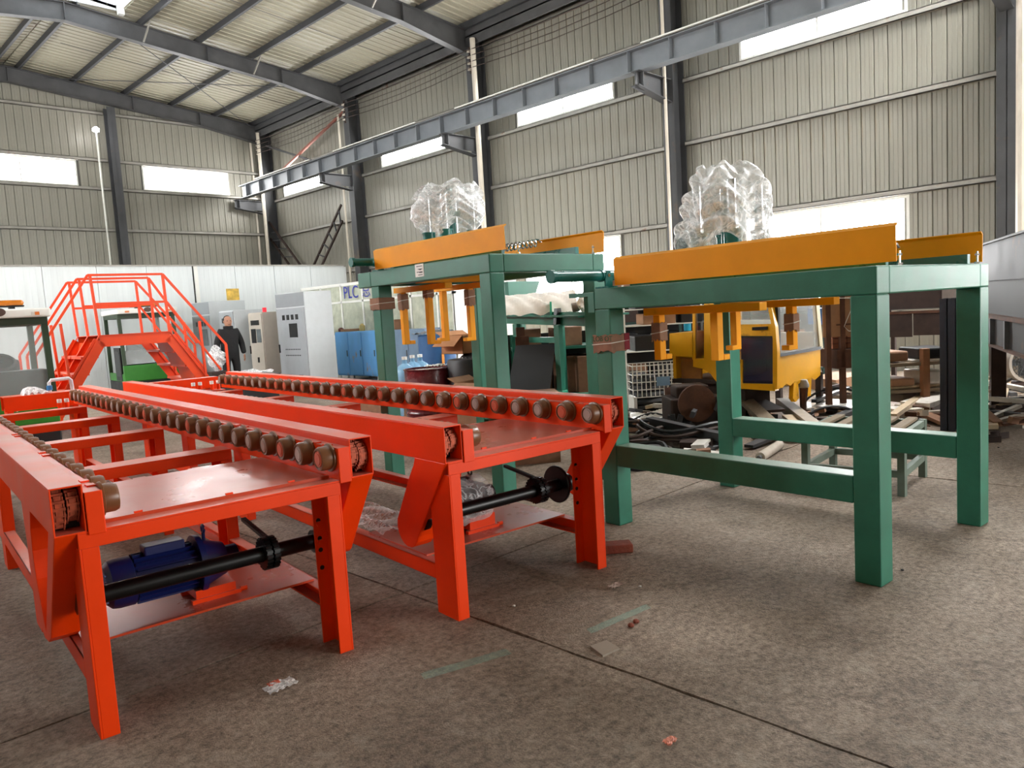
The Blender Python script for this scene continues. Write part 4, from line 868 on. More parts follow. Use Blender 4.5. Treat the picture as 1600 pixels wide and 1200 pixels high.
for (x, y, r, h, mm, lab, nme, cat) in ((533, 516, .07, .1, mat('dark_red_plastic', '#5A2A2A', .5), 'small dark red tin at the left end of the blue locker top', 'tin', 'tin'), (548, 518, .2, .06, CARD, 'long flat carton lying on the sky-blue locker', 'carton', 'box'), (566, 514, .07, .17, mat('yellow_jug', '#C8B070', .4), 'yellowish jug with a black top on the blue locker', 'jug', 'jug'), (618, 505, .16, .22, CARDD, 'brown carton on the slate-blue locker', 'carton', 'box')):
    q = onX(x, y, 10.2); base = 1.24
    if cat == 'box': o = MB().box(q.x-.15, q.x+.15, q.y-r, q.y+r, base, base+h).build(nme, mm, None, False, .005)
    else: o = MB().lathe([(r*.9, 0), (r, .02), (r, h*.7), (r*.5, h*.9), (r*.5, h)], 14, Matrix.Translation((q.x, q.y, base))).build(nme, mm)
    tag(o, lab, cat)
# maroon drum, water jugs
MAR = mat('maroon_drum_paint', '#5E1822', .28, var=.15, coat=.3); LIDD = mat('dusty_drum_lid', '#B9AFA6', .6, var=.25)
c0 = at(668, 578, 9.3); dr = thing('oil_drum', 'maroon ribbed oil drum with rags on its dusty lid', 'drum', (c0.x, c0.y, 0))
zt = .87; pr = [(.27, .0), (.29, .01)]
for z in (.14, .2, .27, .34, .41, .5, .58, .66): pr += [(.285, z-.022), (.298, z), (.285, z+.022)]
pr += [(.285, zt-.02), (.297, zt-.01), (.297, zt), (.28, zt), (.28, zt-.02)]
MB().lathe(pr, 30).build('shell', MAR, dr); MB().lathe([(.28, zt-.022), (0, zt-.018)], 30).build('lid', LIDD, dr)
tag(crumple(lambda a, b: (Vector((c0.x+.02+a*.22, c0.y-.12+b*.2, zt+.02)), (0, 0, 1)), 14, 10, .025, 7, 12).build('paper_scraps', WHITEF), 'crumpled paper lying on the maroon drum lid', 'paper')
JUG = mat('blue_water_jug', '#8FC4E6', .12, var=.1, alpha=.62, spec=.7)
jm = MB().lathe([(.12, 0), (.135, .02), (.135, .14), (.128, .16), (.135, .18), (.135, .3), (.1, .37), (.035, .41), (.03, .46), (.034, .47), (.0, .47)], 18).mesh('jug_body', JUG)
jc = MB().cyl((0, 0, .46), (0, 0, .5), .036, 12).mesh('cap', WHITEF)
jl = ('leftmost', 'middle', 'rightmost')
for k, (x, y, d) in enumerate(((633, 577, 10.3), (645, 572, 10.6), (657, 571, 10.7), (618, 590, 10.2), (612, 600, 10.0))):
    q = at(x, y, d); t = thing('water_jug', 'translucent blue water jug, %s of the upper row by the maroon drum' % jl[k] if k < 3 else 'translucent blue water jug low beside the rear gantry leg, %s' % ('nearer the drum' if k == 3 else 'farther from the drum'), 'jug', (q.x, q.y, .47 if k < 3 else .0), 0, 'water jugs by the drum')
    link('jug_body', jm, t); link('cap', jc, t)
tag(MB().box(at(645, 575, 10.6).x-.6, at(645, 575, 10.6).x+.5, at(645, 575, 10.6).y-.35, at(645, 575, 10.6).y+.5, .0, .46).build('pallet_box', CARDD, None, False, .01), 'low box carrying the upper row of water jugs', 'box')
# black wrapped barrel and cartons
q = at(735, 600, 9.2); bb = thing('wrapped_barrel', 'black plastic-wrapped barrel with a dark rag on top beside the drum', 'barrel', (q.x, q.y, 0))
MB().lathe([(.25, 0), (.26, .05), (.255, .5), (.265, .93), (.25, .96), (.0, .96)], 26).build('shell', RUBBER, bb); crumple(lambda a, b: ((.05+.2*a-.1, -.1+.2*b, .97+.05*math.sin(a*PI)), (0, 0, 1)), 12, 10, .03, 3, 12).build('rag', RUBBER, bb)
def carton(label, x, y, d, sx, sy, sz, z0, rz=0, flap=True, m=None):
    q = at(x, y, d); t = thing('carton', label, 'box', (q.x, q.y, z0), rz, None); m = m or CARD
    w = MB(); th = .006
    w.box(-sx/2, sx/2, -sy/2, sy/2, 0, th).box(-sx/2, sx/2, -sy/2, -sy/2+th, 0, sz).box(-sx/2, sx/2, sy/2-th, sy/2, 0, sz).box(-sx/2, -sx/2+th, -sy/2, sy/2, 0, sz).box(sx/2-th, sx/2, -sy/2, sy/2, 0, sz); w.build('box', m, t, False)
    if flap:
        MB().bar((-sx/2, 0, sz), (-sx/2-.14, 0, sz-.12), sy, .006, (0, 0, 1)).build('flap', m, t, False); MB().bar((0, sy/2, sz), (0, sy/2+.1, sz+.05), sx, .006, (0, 0, 1)).build('flap', m, t, False)
    else: MB().box(-sx/2, sx/2, -sy/2, sy/2, sz, sz+.006).build('lid', m, t, False)
    return t
ORC = mat('orange_brown_cardboard', '#B07A50', .8, var=.12)
carton('open orange-brown carton standing on the black wrapped barrel', 728, 545, 9.4, .45, .4, .22, 1.02, 0, True, ORC)
carton('open pale carton with a hanging flap behind the rear gantry leg', 750, 590, 8.4, .4, .4, .55, .2, .2)
carton('large plain carton lying before the leaning black sheet', 822, 600, 7.6, .62, .5, .34, .33, -.7, False, CARDD)
tag(MB().obox(at(822, 600, 7.6)*1+Vector((0, 0, .165-at(822, 600, 7.6).z)), (.55, .45, .33), -.7).build('carton', CARDD, None, False), 'lower carton under the large plain carton', 'box')
bs = [at(793, 612, 8.0), at(860, 612, 7.9), at(868, 538, 8.3), at(806, 541, 8.4)]
n_ = (bs[1]-bs[0]).cross(bs[3]-bs[0]).normalized()*.012; dwn = (bs[0]-bs[3]).normalized()*.55
bs[0] = bs[0]+dwn; bs[1] = bs[1]+dwn
tag(MB().add([*bs, *[p+n_ for p in bs]], [(0, 1, 2, 3), (7, 6, 5, 4), (0, 4, 5, 1), (1, 5, 6, 2), (2, 6, 7, 3), (3, 7, 4, 0)]).build('black_sheet', mat('charcoal_sheet', '#2A2A2D', .6, var=.12), None, False), 'charcoal sheet leaning against the green machine behind a carton', 'sheet')
for k, (x0, x1, y0, y1, d) in enumerate(((808, 819, 511, 545, 8.6), (806, 826, 525, 545, 8.55))):
    a = at(x0, y1, d); b = at(x1, y0, d); tag(MB().obox(((a.x+b.x)/2, (a.y+b.y)/2, (b.z+.4)/2), ((a-b).xy.length, .02, b.z-.4+.0), math.atan2(b.y-a.y, b.x-a.x)).build('rusty_plate', RUST, None, False), ('taller narrow' if k == 0 else 'shorter wide')+' rusty plate standing behind the charcoal sheet', 'plate')
# green feeder machine behind the gantries
fm = thing('feeder_machine', 'green steel feeder frame with a wrapped bundle on it, behind the gantries', 'machine')
A, B = at(793, 487, 9.0), at(945, 488, 7.4); dn = Vector((0, 0, -.07))
GR2 = mat('machine_green_paint', '#1F6B57', .4, var=.15, scale=3)
MB().bar(A+dn, B+dn, .05, .14).build('main_beam', GR2, fm, False, .004); A2, B2 = A+Vector((.55, .45, 0)), B+Vector((.55, .45, 0)); MB().bar(A2+dn, B2+dn, .05, .14).build('main_beam', GR2, fm, False, .004)
MB().bar(A.lerp(A2, .5)-Vector((0, 0, .03)), B.lerp(B2, .5)-Vector((0, 0, .03)), .65, .02).build('deck', GR2, fm, False)
for t_ in (.1, .56):
    p = A.lerp(B, t_)
    MB().box(p.x-.035, p.x+.035, p.y-.035, p.y+.035, .62, p.z-.14).build('leg', GR2, fm, False, .004); MB().box(p.x-.05, p.x+.05, p.y-.05, p.y+.05, 0, .62).build('leg_sleeve', mat('machine_green_light', '#2F9274', .4, var=.1), fm, False, .004)
    p = A2.lerp(B2, t_); MB().box(p.x-.035, p.x+.035, p.y-.035, p.y+.035, 0, p.z-.14).build('leg', GR2, fm, False, .004)
pa, pb = A.lerp(B, .1), A.lerp(B, .56); MB().bar((pa.x, pa.y, 1.16), (pb.x, pb.y, 1.16), .04, .06).build('tie_rail', GR2, fm, False); pb2 = A.lerp(B, 1.0)
MB().bar((pb.x, pb.y, .55), (pb2.x, pb2.y, .62), .05, .07).build('tie_rail', MATS['machine_green_light'], fm, False)
MB().prism([(-.06, 0), (.06, 0), (.03, .17), (-.03, .17)], -.02, .02, 'y', Matrix.Translation(A.lerp(B, .56)+Vector((-.05, -.05, -.13)))).build('bracket', BLACKM, fm, False)
hp_ = at(800, 470, 9.2); MB().prism([(-.25, -.12), (.12, -.12), (.3, .22), (-.25, .22)], -.2, .2, 'y', Matrix.Translation(hp_)).build('hopper', GR2, fm, False, .004)
hk = at(861, 483, 8.2); MB().prism([(-.11, -.07), (.13, -.07), (.05, .02), (.03, .08), (-.03, .08), (-.06, .02)], -.01, .01, 'y', Matrix.Translation(hk) @ WR(.7, 4, 'Z')).build('lug', MATS['machine_green_light'], fm, False)
bu = at(840, 478, 8.4); WB = mat('white_bundle_film', '#E6E0D8', .3, var=.12, scale=5, bump=.3, bscale=10)
tag(crumple(lambda a, b: (bu+Vector(((-.38+.8*a)*.72, -(-.38+.8*a)*.69, -.09+.22*math.sin(PI*b)**.7))+Vector((.5, .5, 0))*(b-.5)*.7, (0, 0, 1)), 30, 20, .035, 12, 10).build('wrapped_papers', WB), 'papers and parts wrapped in white film on the green feeder', 'bundle')
tag(MB().cyl(at(894, 481, 7.9), at(905, 479, 7.9), .05, 14).build('roll_end', mat('grey_pot', '#8A817A', .6), None), 'small grey cylinder on the feeder near the front gantry', 'cylinder')
tag(crumple(lambda a, b: (at(913, 474, 7.8)+Vector((.09*math.sin(PI*b)*math.cos(2*PI*a), .06*math.sin(PI*b)*math.sin(2*PI*a), -.12+.24*b)), (math.cos(2*PI*a), math.sin(2*PI*a), 0)), 18, 12, .02, 2, 8).build('plastic_bag', WB), 'white plastic bag beside the front gantry leg on the feeder', 'bag')
for k, (x, y, d, s) in enumerate(((886, 563, 9.3, .34), (902, 560, 9.2, .42), (918, 562, 9.0, .4))): carton('brown carton on the low shelf behind the gantries, %s of three' % ('left', 'middle', 'right')[k], x, y, d, .3, .36, .42, .5, -.7, False, CARDD)
sh = at(905, 580, 9.2); st = thing('storage_rack', 'dark green storage rack with cartons behind the green feeder', 'rack', (sh.x, sh.y, 0), -.75)
for z in (.48, 1.05, .12): MB().box(-.8, .5, -.3, .4, z-.03, z).build('shelf', GR2, st, False)
MB().box(-1.1, .5, .4, .42, 0, 1.2).build('back_panel', VBL, st, False)
for x in (-.78, .48): MB().box(x-.02, x+.02, -.3, -.26, 0, 1.2).box(x-.02, x+.02, .36, .4, 0, 1.2).build('post', GR2, st, False)
for k, (x, z) in enumerate(((-.2, .12), (.3, .12), (-.6, 1.05), (-.15, 1.05), (.3, 1.05), (-.5, .48))):
    tag(MB().obox((sh.x+x*math.cos(-.75), sh.y+x*math.sin(-.75), z+.11), (.32, .36, .22), -.75+rs.uniform(-.2, .2)).build('parts_box', RUBBER if k < 2 else CARDD, None, False, .008), '%s parts box on the dark green rack, %s' % ('black' if k < 2 else 'brown', ('bottom shelf left', 'bottom shelf right', 'top shelf left end', 'top shelf middle', 'top shelf right end', 'middle shelf right')[k]), 'box')
# ---------------------------------------------------------------- stock and scrap behind the front gantry
rk = at(1010, 560, 10.6); st = thing('wire_rack', 'white wire rack of folded film and boxes behind the front gantry', 'rack', (rk.x, rk.y, 0), -.72)
for z in (.85, 1.2, 1.42, 1.62): MB().box(-.35, .9, -.25, .3, z-.015, z).build('shelf', WHITEF, st, False)
for x in (-.34, .89): MB().box(x-.012, x+.012, -.25, -.226, 0, 1.75).box(x-.012, x+.012, .27, .3, 0, 1.75).build('post', WHITEF, st, False)
fr_ = Matrix.Translation((rk.x, rk.y, 0)) @ WR(-.72, 4, 'Z')
for k, (x, z, sx, sz, mm, lab) in enumerate(((.0, 1.62, .5, .08, WB, 'white folded film on the top of the wire rack'), (.45, 1.62, .3, .12, WB, 'second white film pack on the wire rack top'), (.1, 1.42, .55, .13, RUBBER, 'black bin on the upper shelf of the wire rack'), (.15, 1.2, .45, .15, CARD, 'pale carton on the middle shelf of the wire rack'), (.1, .85, .6, .2, RUBBER, 'black roll on the low shelf of the wire rack'), (.6, 1.2, .3, .18, RUBBER, 'dark box on the middle shelf of the wire rack'))):
    tag(MB().box(x-sx/2, x+sx/2, -.22, .2, z, z+sz, fr_).build('stored_pack', mm, None, False, .01), lab, 'pack')
tyre = MB().lathe([(.17, .0), (.255, .012), (.275, .05), (.255, .088), (.17, .1), (.165, .05), (.17, .0)], 28).mesh('tyre', RUBBER)
tl = ['bottom', 'second', 'third', 'fourth', 'top']
for (x, y, n, w) in ((1012, 640, 5, 'nearer stack'), (985, 628, 5, 'stack half behind the front gantry leg')):
    q = gnd(x, y)
    for k in range(n): o = link('tyre', tyre, loc=(q.x+rs.uniform(-.015, .015), q.y+rs.uniform(-.015, .015), .092*k)); tag(o, 'black rubber ring, %s in the %s' % (tl[k], w), 'tyre', 'stacked black rubber rings')
bk = at(1030, 600, 10.4); bt = thing('wire_basket', 'white wire basket with small parts behind the rubber rings', 'basket', (bk.x, bk.y, .25), -.72)
wm = MB(); W0 = .42
for k in range(15):
    x = -W0+2*W0*k/14
    for y in (-.25, .25): wm.box(x-.005, x+.005, y-.005, y+.005, 0, .42)
for z in (0, .1, .2, .3, .42):
    for y in (-.25, .25): wm.box(-W0, W0, y-.005, y+.005, z-.006, z+.006)
    for x in (-W0, W0): wm.box(x-.005, x+.005, -.25, .25, z-.006, z+.006)
wm.build('wire_grid', WHITEF, bt, False); MB().box(-.1, .08, -.262, -.256, .14, .26).build('blue_card', mat('blue_card', '#7FA4C4', .6), bt, False)
for x in (-.38, .38): MB().box(x-.02, x+.02, -.2, .2, -.25, 0).build('leg', WHITEF, bt, False)
dq = at(1040, 540, 12.2); ds = thing('dark_shelving', 'tall dark green shelving full of dark boxes behind the yellow cab', 'shelving', (dq.x, dq.y, 0), -.76)
DG = mat('dark_shelf_green', '#14302A', .6, var=.2); MB().box(-.9, 2.6, .5, .53, 0, 2.05).build('back_panel', VBL, ds, False)
for z in (.3, .75, 1.2, 1.62, 2.02): MB().box(-.9, 2.6, 0, .5, z-.03, z).build('shelf', DG, ds, False)
for x in (-.88, .25, 1.4, 2.55): MB().box(x-.02, x+.02, 0, .04, 0, 2.05).build('post', DG, ds, False)
fm_ = Matrix.Translation((dq.x, dq.y, 0)) @ WR(-.76, 4, 'Z'); sn = {.3: 'lowest', .75: 'second', 1.2: 'third', 1.62: 'top'}
for z in sn:
    x = -.8
    for k, nme_ in enumerate(('left end', 'left middle', 'middle', 'right middle', 'right end')):
        w = rs.uniform(.35, .55); mm, wd_ = rs.choice(((RUBBER, 'black'), (CARDD, 'brown'), (VBL, 'black'), (RUSTD, 'dark rusty')))
        o = MB().box(x, x+w, .08, .42, z, z+rs.uniform(.15, .33)).build('stored_box', mm, None, False, .01); o.matrix_basis = fm_; tag(o, '%s box on the %s shelf of the dark shelving, %s' % (wd_, sn[z], nme_), 'box'); x += .66
cq = at(1074, 508, 10.9); o = tag(MB().lathe([(0, -.08), (.05, -.08), (.055, .05), (.03, .08), (0, .08)], 14, Matrix.Translation(cq)).build('cyan_bottle', mat('cyan_plastic', '#2FB8E0', .35), None), 'cyan plastic bottle behind the yellow cab rear', 'bottle')
# cable and hose coils
for k, (x, y, r, n, lab) in enumerate(((985, 695, .36, 4, 'wide coil of black cable on the floor behind the front gantry'), (975, 722, .42, 3, 'flat coil of pale-edged hose nearest the gantry rail'), (1070, 690, .5, 5, 'big coil of dark hose under the grey beam'), (1020, 672, .3, 3, 'small coil of cable before the white rags'))):
    q = gnd(x, y); t = thing('cable_coil', lab, 'cable', (q.x, q.y, 0), 0)
    for j in range(n):
        a0 = rs.uniform(0, 6); e = rs.uniform(.85, 1.1)
        MB().tube([(r*e*math.cos(a0+2*PI*i/26), r*(1.1-.05*j)*math.sin(a0+2*PI*i/26), .025+.045*j+.03*math.sin(3*i/26*2*PI+j)+.01) for i in range(27)], .02, 6).build('loop', RUBBER if j % 2 == 0 else RUSTD, t)
bm_ = (gnd(1022, 690)+Vector((0, 0, .2)), gnd(1085, 700)+Vector((0, 0, .16)))
tag(ibeam(MB(), bm_[0]+(bm_[0]-bm_[1])*.1, bm_[1]+(bm_[1]-bm_[0])*.8, .1, .12, .012, .01, (0, 0, 1)).build('steel_beam', MATS['mill_scale_steel'], None, False), 'dark steel beam lying across the hose coils', 'beam')
tag(crumple(lambda a, b: (gnd(985+75*a, 648+30*b+6*math.sin(a*5))+Vector((0, 0, .05+.1*math.sin(PI*a)*math.sin(PI*b))), (0, 0, 1)), 30, 18, .05, 4, 14).build('white_rags', WB), 'heap of dirty white rags behind the hose coils', 'rags')
ip = gnd(1048, 650); tag(ibeam(MB(), (ip.x, ip.y, 0), (ip.x, ip.y, .38), .09, .1, .01, .008, (1, 0, 0)).build('beam_stub', RUST, None, False), 'short rusty I-beam standing on end among the rags', 'beam')
# engine lump with a rusty wheel
ew = at(1085, 632, 8.3); en = thing('old_engine', 'greasy old engine with a rusty flywheel under the yellow cab', 'engine', (ew.x, ew.y, 0), -.75)
MB().box(-.28, .3, -.1, .35, .12, .45).box(-.2, .15, -.05, .25, .45, .58).box(-.3, .3, -.12, .36, .05, .14).build('block', RUSTD, en, False, .02)
MB().lathe([(.0, -.03), (.15, -.03), (.2, -.02), (.2, .02), (.15, .03), (0, .03)], 24, Matrix.Translation((-.02, -.16, .4)) @ WR(PI/2, 4, 'X')).build('flywheel', RUST, en)
e2 = MB()
for k in range(14): e2.obox((rs.uniform(-.3, .4), rs.uniform(-.35, .0), rs.uniform(.05, .35)), (rs.uniform(.06, .25), rs.uniform(.04, .1), rs.uniform(.03, .12)), rs.uniform(0, 3), rs.uniform(-.6, .6))
e2.build('castings', MILL, en, False)
# ---------------------------------------------------------------- yellow digger cab
K = at(1214, 606, 8.3); CX, CY = K.x, K.y
cab = thing('digger_cab', 'yellow excavator cab with torn lower edge standing on scrap behind the front gantry', 'cab')
def SD(name, pts, m, t0=0, t1=.05, par=None):                             # a plate in the door side (faces -X)
    p = [onX(x, y, CX) for x, y in pts]; return MB().prism([(a.y, a.z) for a in p], CX+t0, CX+t1, 'x').build(name, m, par or cab, False)
def FRN(name, pts, m, t0=0, t1=.05, par=None):                            # a plate in the front (faces -Y)
    p = [onY(x, y, CY) for x, y in pts]; return MB().prism([(a.x, a.z) for a in p], CY+t0, CY+t1, 'y').build(name, m, par or cab, False)
TINT = mat('tinted_door_glass', '#34324A', .1, var=.3, scale=2, alpha=.8, spec=.7); SEAL = mat('window_seal', '#1A1A18', .6); CLRG = mat('cab_glass', '#E8ECE8', .06, var=.03, alpha=.22, spec=.6)
SD('rear_box', [(1046, 521), (1083, 519), (1083, 558), (1046, 556)], DYELLOW, 0, .6)
SD('rear_pillar', [(1082, 478), (1086, 478), (1086, 562), (1082, 562)], DYELLOW)
SD('rear_pane', [(1086, 482), (1100, 481), (1100, 560), (1086, 560)], VGL, .015, .025)
SD('side_panel', [(1100, 472), (1156, 470), (1156, 562), (1160, 562), (1160, 608), (1122, 600), (1110, 584), (1097, 576), (1083, 573), (1083, 561), (1100, 561)], DYELLOW)
SD('rust_plate', [(1058, 560), (1083, 562), (1090, 575), (1090, 612), (1060, 612)], mat('rusty_yellow', '#A86A2A', .7, var=.3, scale=4), .08, .11)
SD('door_panel', [(1156, 507), (1206, 505), (1208, 527), (1156, 527)], DYELLOW)
SD('door_sill', [(1156, 500), (1204, 500), (1206, 506), (1156, 507)], WHITEF, -.005, .04)
SD('door_post', [(1198, 468), (1204, 468), (1212, 510), (1215, 550), (1215, 608), (1208, 608), (1208, 530), (1205, 503)], DYELLOW, -.01, .06)
SD('door_pane', [(1157, 527), (1208, 527), (1208, 600), (1157, 598)], TINT, .012, .022); sl_ = SD('seal', [(1157, 525), (1208, 525), (1208, 528), (1157, 528)], SEAL, -.004, .03)
SD('door_pane', [(1156, 474), (1200, 474), (1205, 500), (1156, 500)], CLRG, .015, .022)
SD('sill_rail', [(1156, 599), (1208, 600), (1212, 611), (1156, 607)], DYELLOW, -.01, .08)
hn = SD('door_handle', [(1177, 511), (1200, 510), (1200, 515), (1177, 516)], BLACKM, -.03, 0)
jag = [(1215, 557), (1282, 545), (1282, 586)]+[(1280-6.4*k, 588+1.55*k+(4 if k % 2 else -1)) for k in range(1, 10)]+[(1215, 606)]
FRN('nose_panel', jag, DYELLOW)
FRN('windscreen', [(1216, 468), (1275, 464), (1281, 543), (1216, 553)], CLRG, .0, .01)
FRN('screen_seal', [(1215, 553), (1282, 541), (1282, 546), (1215, 558)], STEELG, -.012, .03)
FRN('front_post', [(1273, 463), (1278, 463), (1285, 543), (1280, 545)], mat('cream_trim', '#D8C9A0', .5), -.01, .04); FRN('front_post', [(1215, 470), (1218, 470), (1219, 553), (1216, 553)], SEAL, -.004, .03)
FRN('torn_bracket', [(1240, 598), (1247, 597), (1249, 622), (1243, 628), (1239, 622)], DYELLOW); FRN('torn_bracket', [(1262, 592), (1268, 591), (1267, 618), (1262, 620)], DYELLOW)
pr_ = onY(1278, 470, CY); z0 = K.z+.02; zt_ = onX(1150, 452, CX).z; yb = onX(1046, 520, CX).y
MB().box(CX, pr_.x, CY, yb, zt_, zt_+.06).build('roof', DYELLOW, cab, False, .02); MB().box(CX+.02, pr_.x, CY+.02, yb, z0, z0+.05).build('floor_plate', RUSTD, cab, False)
MB().box(pr_.x-.04, pr_.x, CY+.05, yb, z0, zt_-.55).build('far_panel', WHITEF, cab, False); MB().box(CX+.05, pr_.x, yb-.04, yb, z0, zt_-.5).build('back_panel', DYELLOW, cab, False)
sx_ = (CX+pr_.x)/2; MB().box(sx_-.25, sx_+.25, CY+.5, CY+.95, z0+.05, z0+.45).build('seat', mat('grey_seat', '#8B8880', .7), cab, False, .05); MB().box(sx_-.22, sx_+.2, CY+.88, CY+1.0, z0+.45, z0+.95).build('seat_back', MATS['grey_seat'], cab, False, .05)
wl = onY(1253, 600, CY); MB().lathe([(0, .06), (.04, .05), (.06, 0), (.062, -.03), (.05, -.04), (0, -.04)], 14, Matrix.Translation((wl.x, CY-.02, wl.z))).build('work_lamp', mat('dull_lens', '#9A9690', .3), cab)
pd = onY(1254, 640, CY); MB().tube([(wl.x, CY-.02, wl.z-.04), (wl.x+.02, CY, pd.z+.08), (pd.x+.06, CY+.02, pd.z-.1)], [.05, .04, .03], 8).build('bracket_arm', RUST, cab)
for (x, y) in ((1218, 640), (1281, 640)):
    b = gnd(x, y+1); a = Vector((b.x, b.y, onY(x, 598, CY).z)); tag(MB().box(b.x-.035, b.x+.035, b.y-.035, b.y+.035, 0, max(.35, K.z)).build('steel_prop', RUSTD, None, False), 'dark rusty post propping the yellow cab, %s one' % ('left' if x < 1250 else 'right'), 'post')
# block under the rear of the cab
q = onX(1120, 612, CX); tag(MB().box(CX+.1, CX+.7, q.y-.3, q.y+.3, 0, z0-.0).build('support_block', RUSTD, None, False), 'rusty block hidden under the yellow cab', 'block')
# ---------------------------------------------------------------- scrap field (each piece that can be told apart is its own thing)
WOOD = mat('grey_weathered_wood', '#7A6B58', .85, var=.25, scale=10, stretch=(1, 8, 8)); PALEW = mat('pale_wood', '#B7A489', .8, var=.2, scale=8); TUBEM = mat('grey_dusty_pipe', '#A79D90', .6, var=.2); WHITEP = mat('white_scrap_sheet', '#CFCBC4', .5, var=.15)
def plank(name, label, a, b, w, h, m, z0=0.0, z1=0.0, group=None, cat='scrap'):
    p = gnd(*a); q = gnd(*b); p.z = z0+h/2; q.z = z1+h/2; return tag(MB().bar(p, q, w, h).build(name, m, None, False), label, cat, group)
plank('wooden_plank', 'brown weathered timber leaning left below the yellow cab door', (1168, 668), (1222, 690), .16, .05, WOOD, .28, .05, None, 'plank')
plank('wooden_plank', 'pale board striped with paint lying before the yellow cab', (1232, 668), (1276, 688), .14, .03, PALEW, .12, .02, None, 'plank')
plank('grey_tube', 'thick grey tube lying below the yellow cab nose', (1222, 652), (1272, 680), .13, .12, TUBEM, .12, .02, None, 'pipe')
g0, g1 = gnd(1188, 722), gnd(1218, 702)
rl = thing('conveyor_roller', 'dusty steel roller lying on the floor inside the front gantry', 'roller'); MB().cyl((g0.x, g0.y, .045), (g1.x, g1.y, .045), .045, 16).build('tube', TUBEM, rl)
dvec = (g1-g0).normalized(); MB().cyl(Vector((g0.x, g0.y, .045))-dvec*.05, (g0.x, g0.y, .045), .022, 10).build('axle', STEELG, rl)
plank('flat_bar', 'dark flat bar lying behind the dusty roller', (1170, 703), (1212, 690), .1, .03, MILL, .02, .05, None, 'bar')
for k, (a, b, w, h, m, za, zb, lab) in enumerate((
    ((1160, 650), (1200, 682), .2, .02, CARDD, .3, .1, 'torn brown sheet sloping below the cab door'), ((1180, 660), (1212, 672), .24, .03, RUSTD, .25, .2, 'dark rusty plate below the cab door'),
    ((1300, 650), (1328, 640), .5, .01, WHITEP, .1, .12, 'white sheet beside the front gantry leg'), ((1290, 672), (1330, 660), .1, .05, MILL, .06, .1, 'black bent bar left of the front gantry leg'),
    ((1272, 648), (1325, 622), .06, .04, RUBBER, .15, .12, 'black hose strip right of the cab'), ((1285, 610), (1330, 605), .6, .18, CARD, .0, .05, 'tan sack right of the cab'),
    ((1395, 640), (1470, 632), .35, .1, TUBEM, .1, .1, 'grey channel under the timber rack'), ((1395, 668), (1440, 640), .08, .05, PALEW, .1, .15, 'pale lath crossing under the timber rack'),
    ((1400, 655), (1475, 660), .1, .05, RUST, .05, .05, 'rusty flat bar before the timber rack'), ((1430, 650), (1475, 640), .35, .16, WB, .0, .05, 'white sack at the dark column'),
    ((1395, 650), (1425, 656), .3, .12, WB, .0, .0, 'white paper sack at the front gantry leg'), ((1548, 655), (1600, 662), .1, .05, MILL, .05, .06, 'black channel nearest the right edge'),
    ((1548, 628), (1610, 640), .07, .05, WHITEP, .22, .2, 'upper white tube at the right edge'), ((1548, 642), (1610, 648), .07, .05, WHITEP, .12, .12, 'lower white tube at the right edge'),
    ((1548, 618), (1610, 620), .12, .1, RUSTD, .25, .25, 'dark rusty beam at the right edge'), ((1548, 662), (1575, 655), .25, .02, RUST, .02, .08, 'folded rusty plate behind the rear gantry leg'),
    ((1560, 640), (1572, 624), .16, .02, PALEW, .12, .35, 'pale channel piece leaning at the right edge'), ((1575, 662), (1612, 668), .22, .03, TUBEM, .0, .0, 'grey strip on the floor at the right edge'))):
    plank('scrap_piece', lab, a, b, w, h, m, za, zb)
for k, (x, y) in enumerate(((1550, 690), (1562, 684))):
    q = gnd(x, y); o = MB().box(-.05, .05, -.06, .06, 0, .008).box(-.05, -.042, -.06, .06, .008, .06).box(.042, .05, -.06, .06, .008, .06).build('channel_offcut', RUSTD, None, False, 0, (q.x, q.y, 0), .6+.5*k); tag(o, 'short dark channel offcut on the floor behind the gantry leg, %s' % ('left' if k == 0 else 'right'), 'offcut')
rng = random.Random(11); ms = [RUST, RUSTD, MILL, WOOD, PALEW, WHITEP, CARDD, TUBEM, RUBBER]
zones = [((1165, 690), (1320, 640), 48, 'below the yellow cab'), ((1395, 672), (1475, 600), 36, 'under the timber rack'), ((1545, 672), (1600, 600), 30, 'at the right edge'), ((990, 730), (1115, 640), 46, 'around the hose coils'), ((1280, 640), (1330, 600), 18, 'right of the yellow cab'), ((830, 650), (940, 640), 12, 'behind the second conveyor')]
mw = {RUST.name: 'rusty brown', RUSTD.name: 'dark rusty', MILL.name: 'blackish steel', WOOD.name: 'weathered wooden', PALEW.name: 'pale wooden', WHITEP.name: 'white sheet', CARDD.name: 'cardboard', TUBEM.name: 'grey', RUBBER.name: 'black rubber'}
for (xa, ya), (xb, yb_), n, wz_ in zones:
    for k in range(n):
        q = gnd(rng.uniform(xa, xb), rng.uniform(yb_, ya)); l, w, h = rng.uniform(.12, .6), rng.uniform(.03, .16), rng.uniform(.01, .07); z = rng.uniform(.0, .05)
        o = MB().obox((0, 0, 0), (l, w, h)).build('scrap_offcut', (mm_ := rng.choice(ms)), None, False, 0, (q.x, q.y, z+h/2+.02)); o.rotation_euler = (rng.uniform(-.2, .2), rng.uniform(-.25, .25), rng.uniform(0, 6)); tag(o, 'small %s offcut in the scrap heap %s' % (mw[mm_.name], wz_), 'scrap', '%s scrap offcuts %s' % (mw[mm_.name], wz_))
# arched hose hoops right of the cab
for k, (x, y, r) in enumerate(((1305, 640, .42), (1300, 662, .3))):
    q = gnd(x, y); tag(MB().tube([(q.x+r*math.cos(t)*.75, q.y-r*math.cos(t)*.7, .02+r*.6*math.sin(t)) for t in [PI*i/14 for i in range(15)]], .016, 6).build('hose_hoop', RUBBER), '%s black hose hoop arching over the scrap right of the cab' % ('bigger', 'smaller')[k], 'hose')
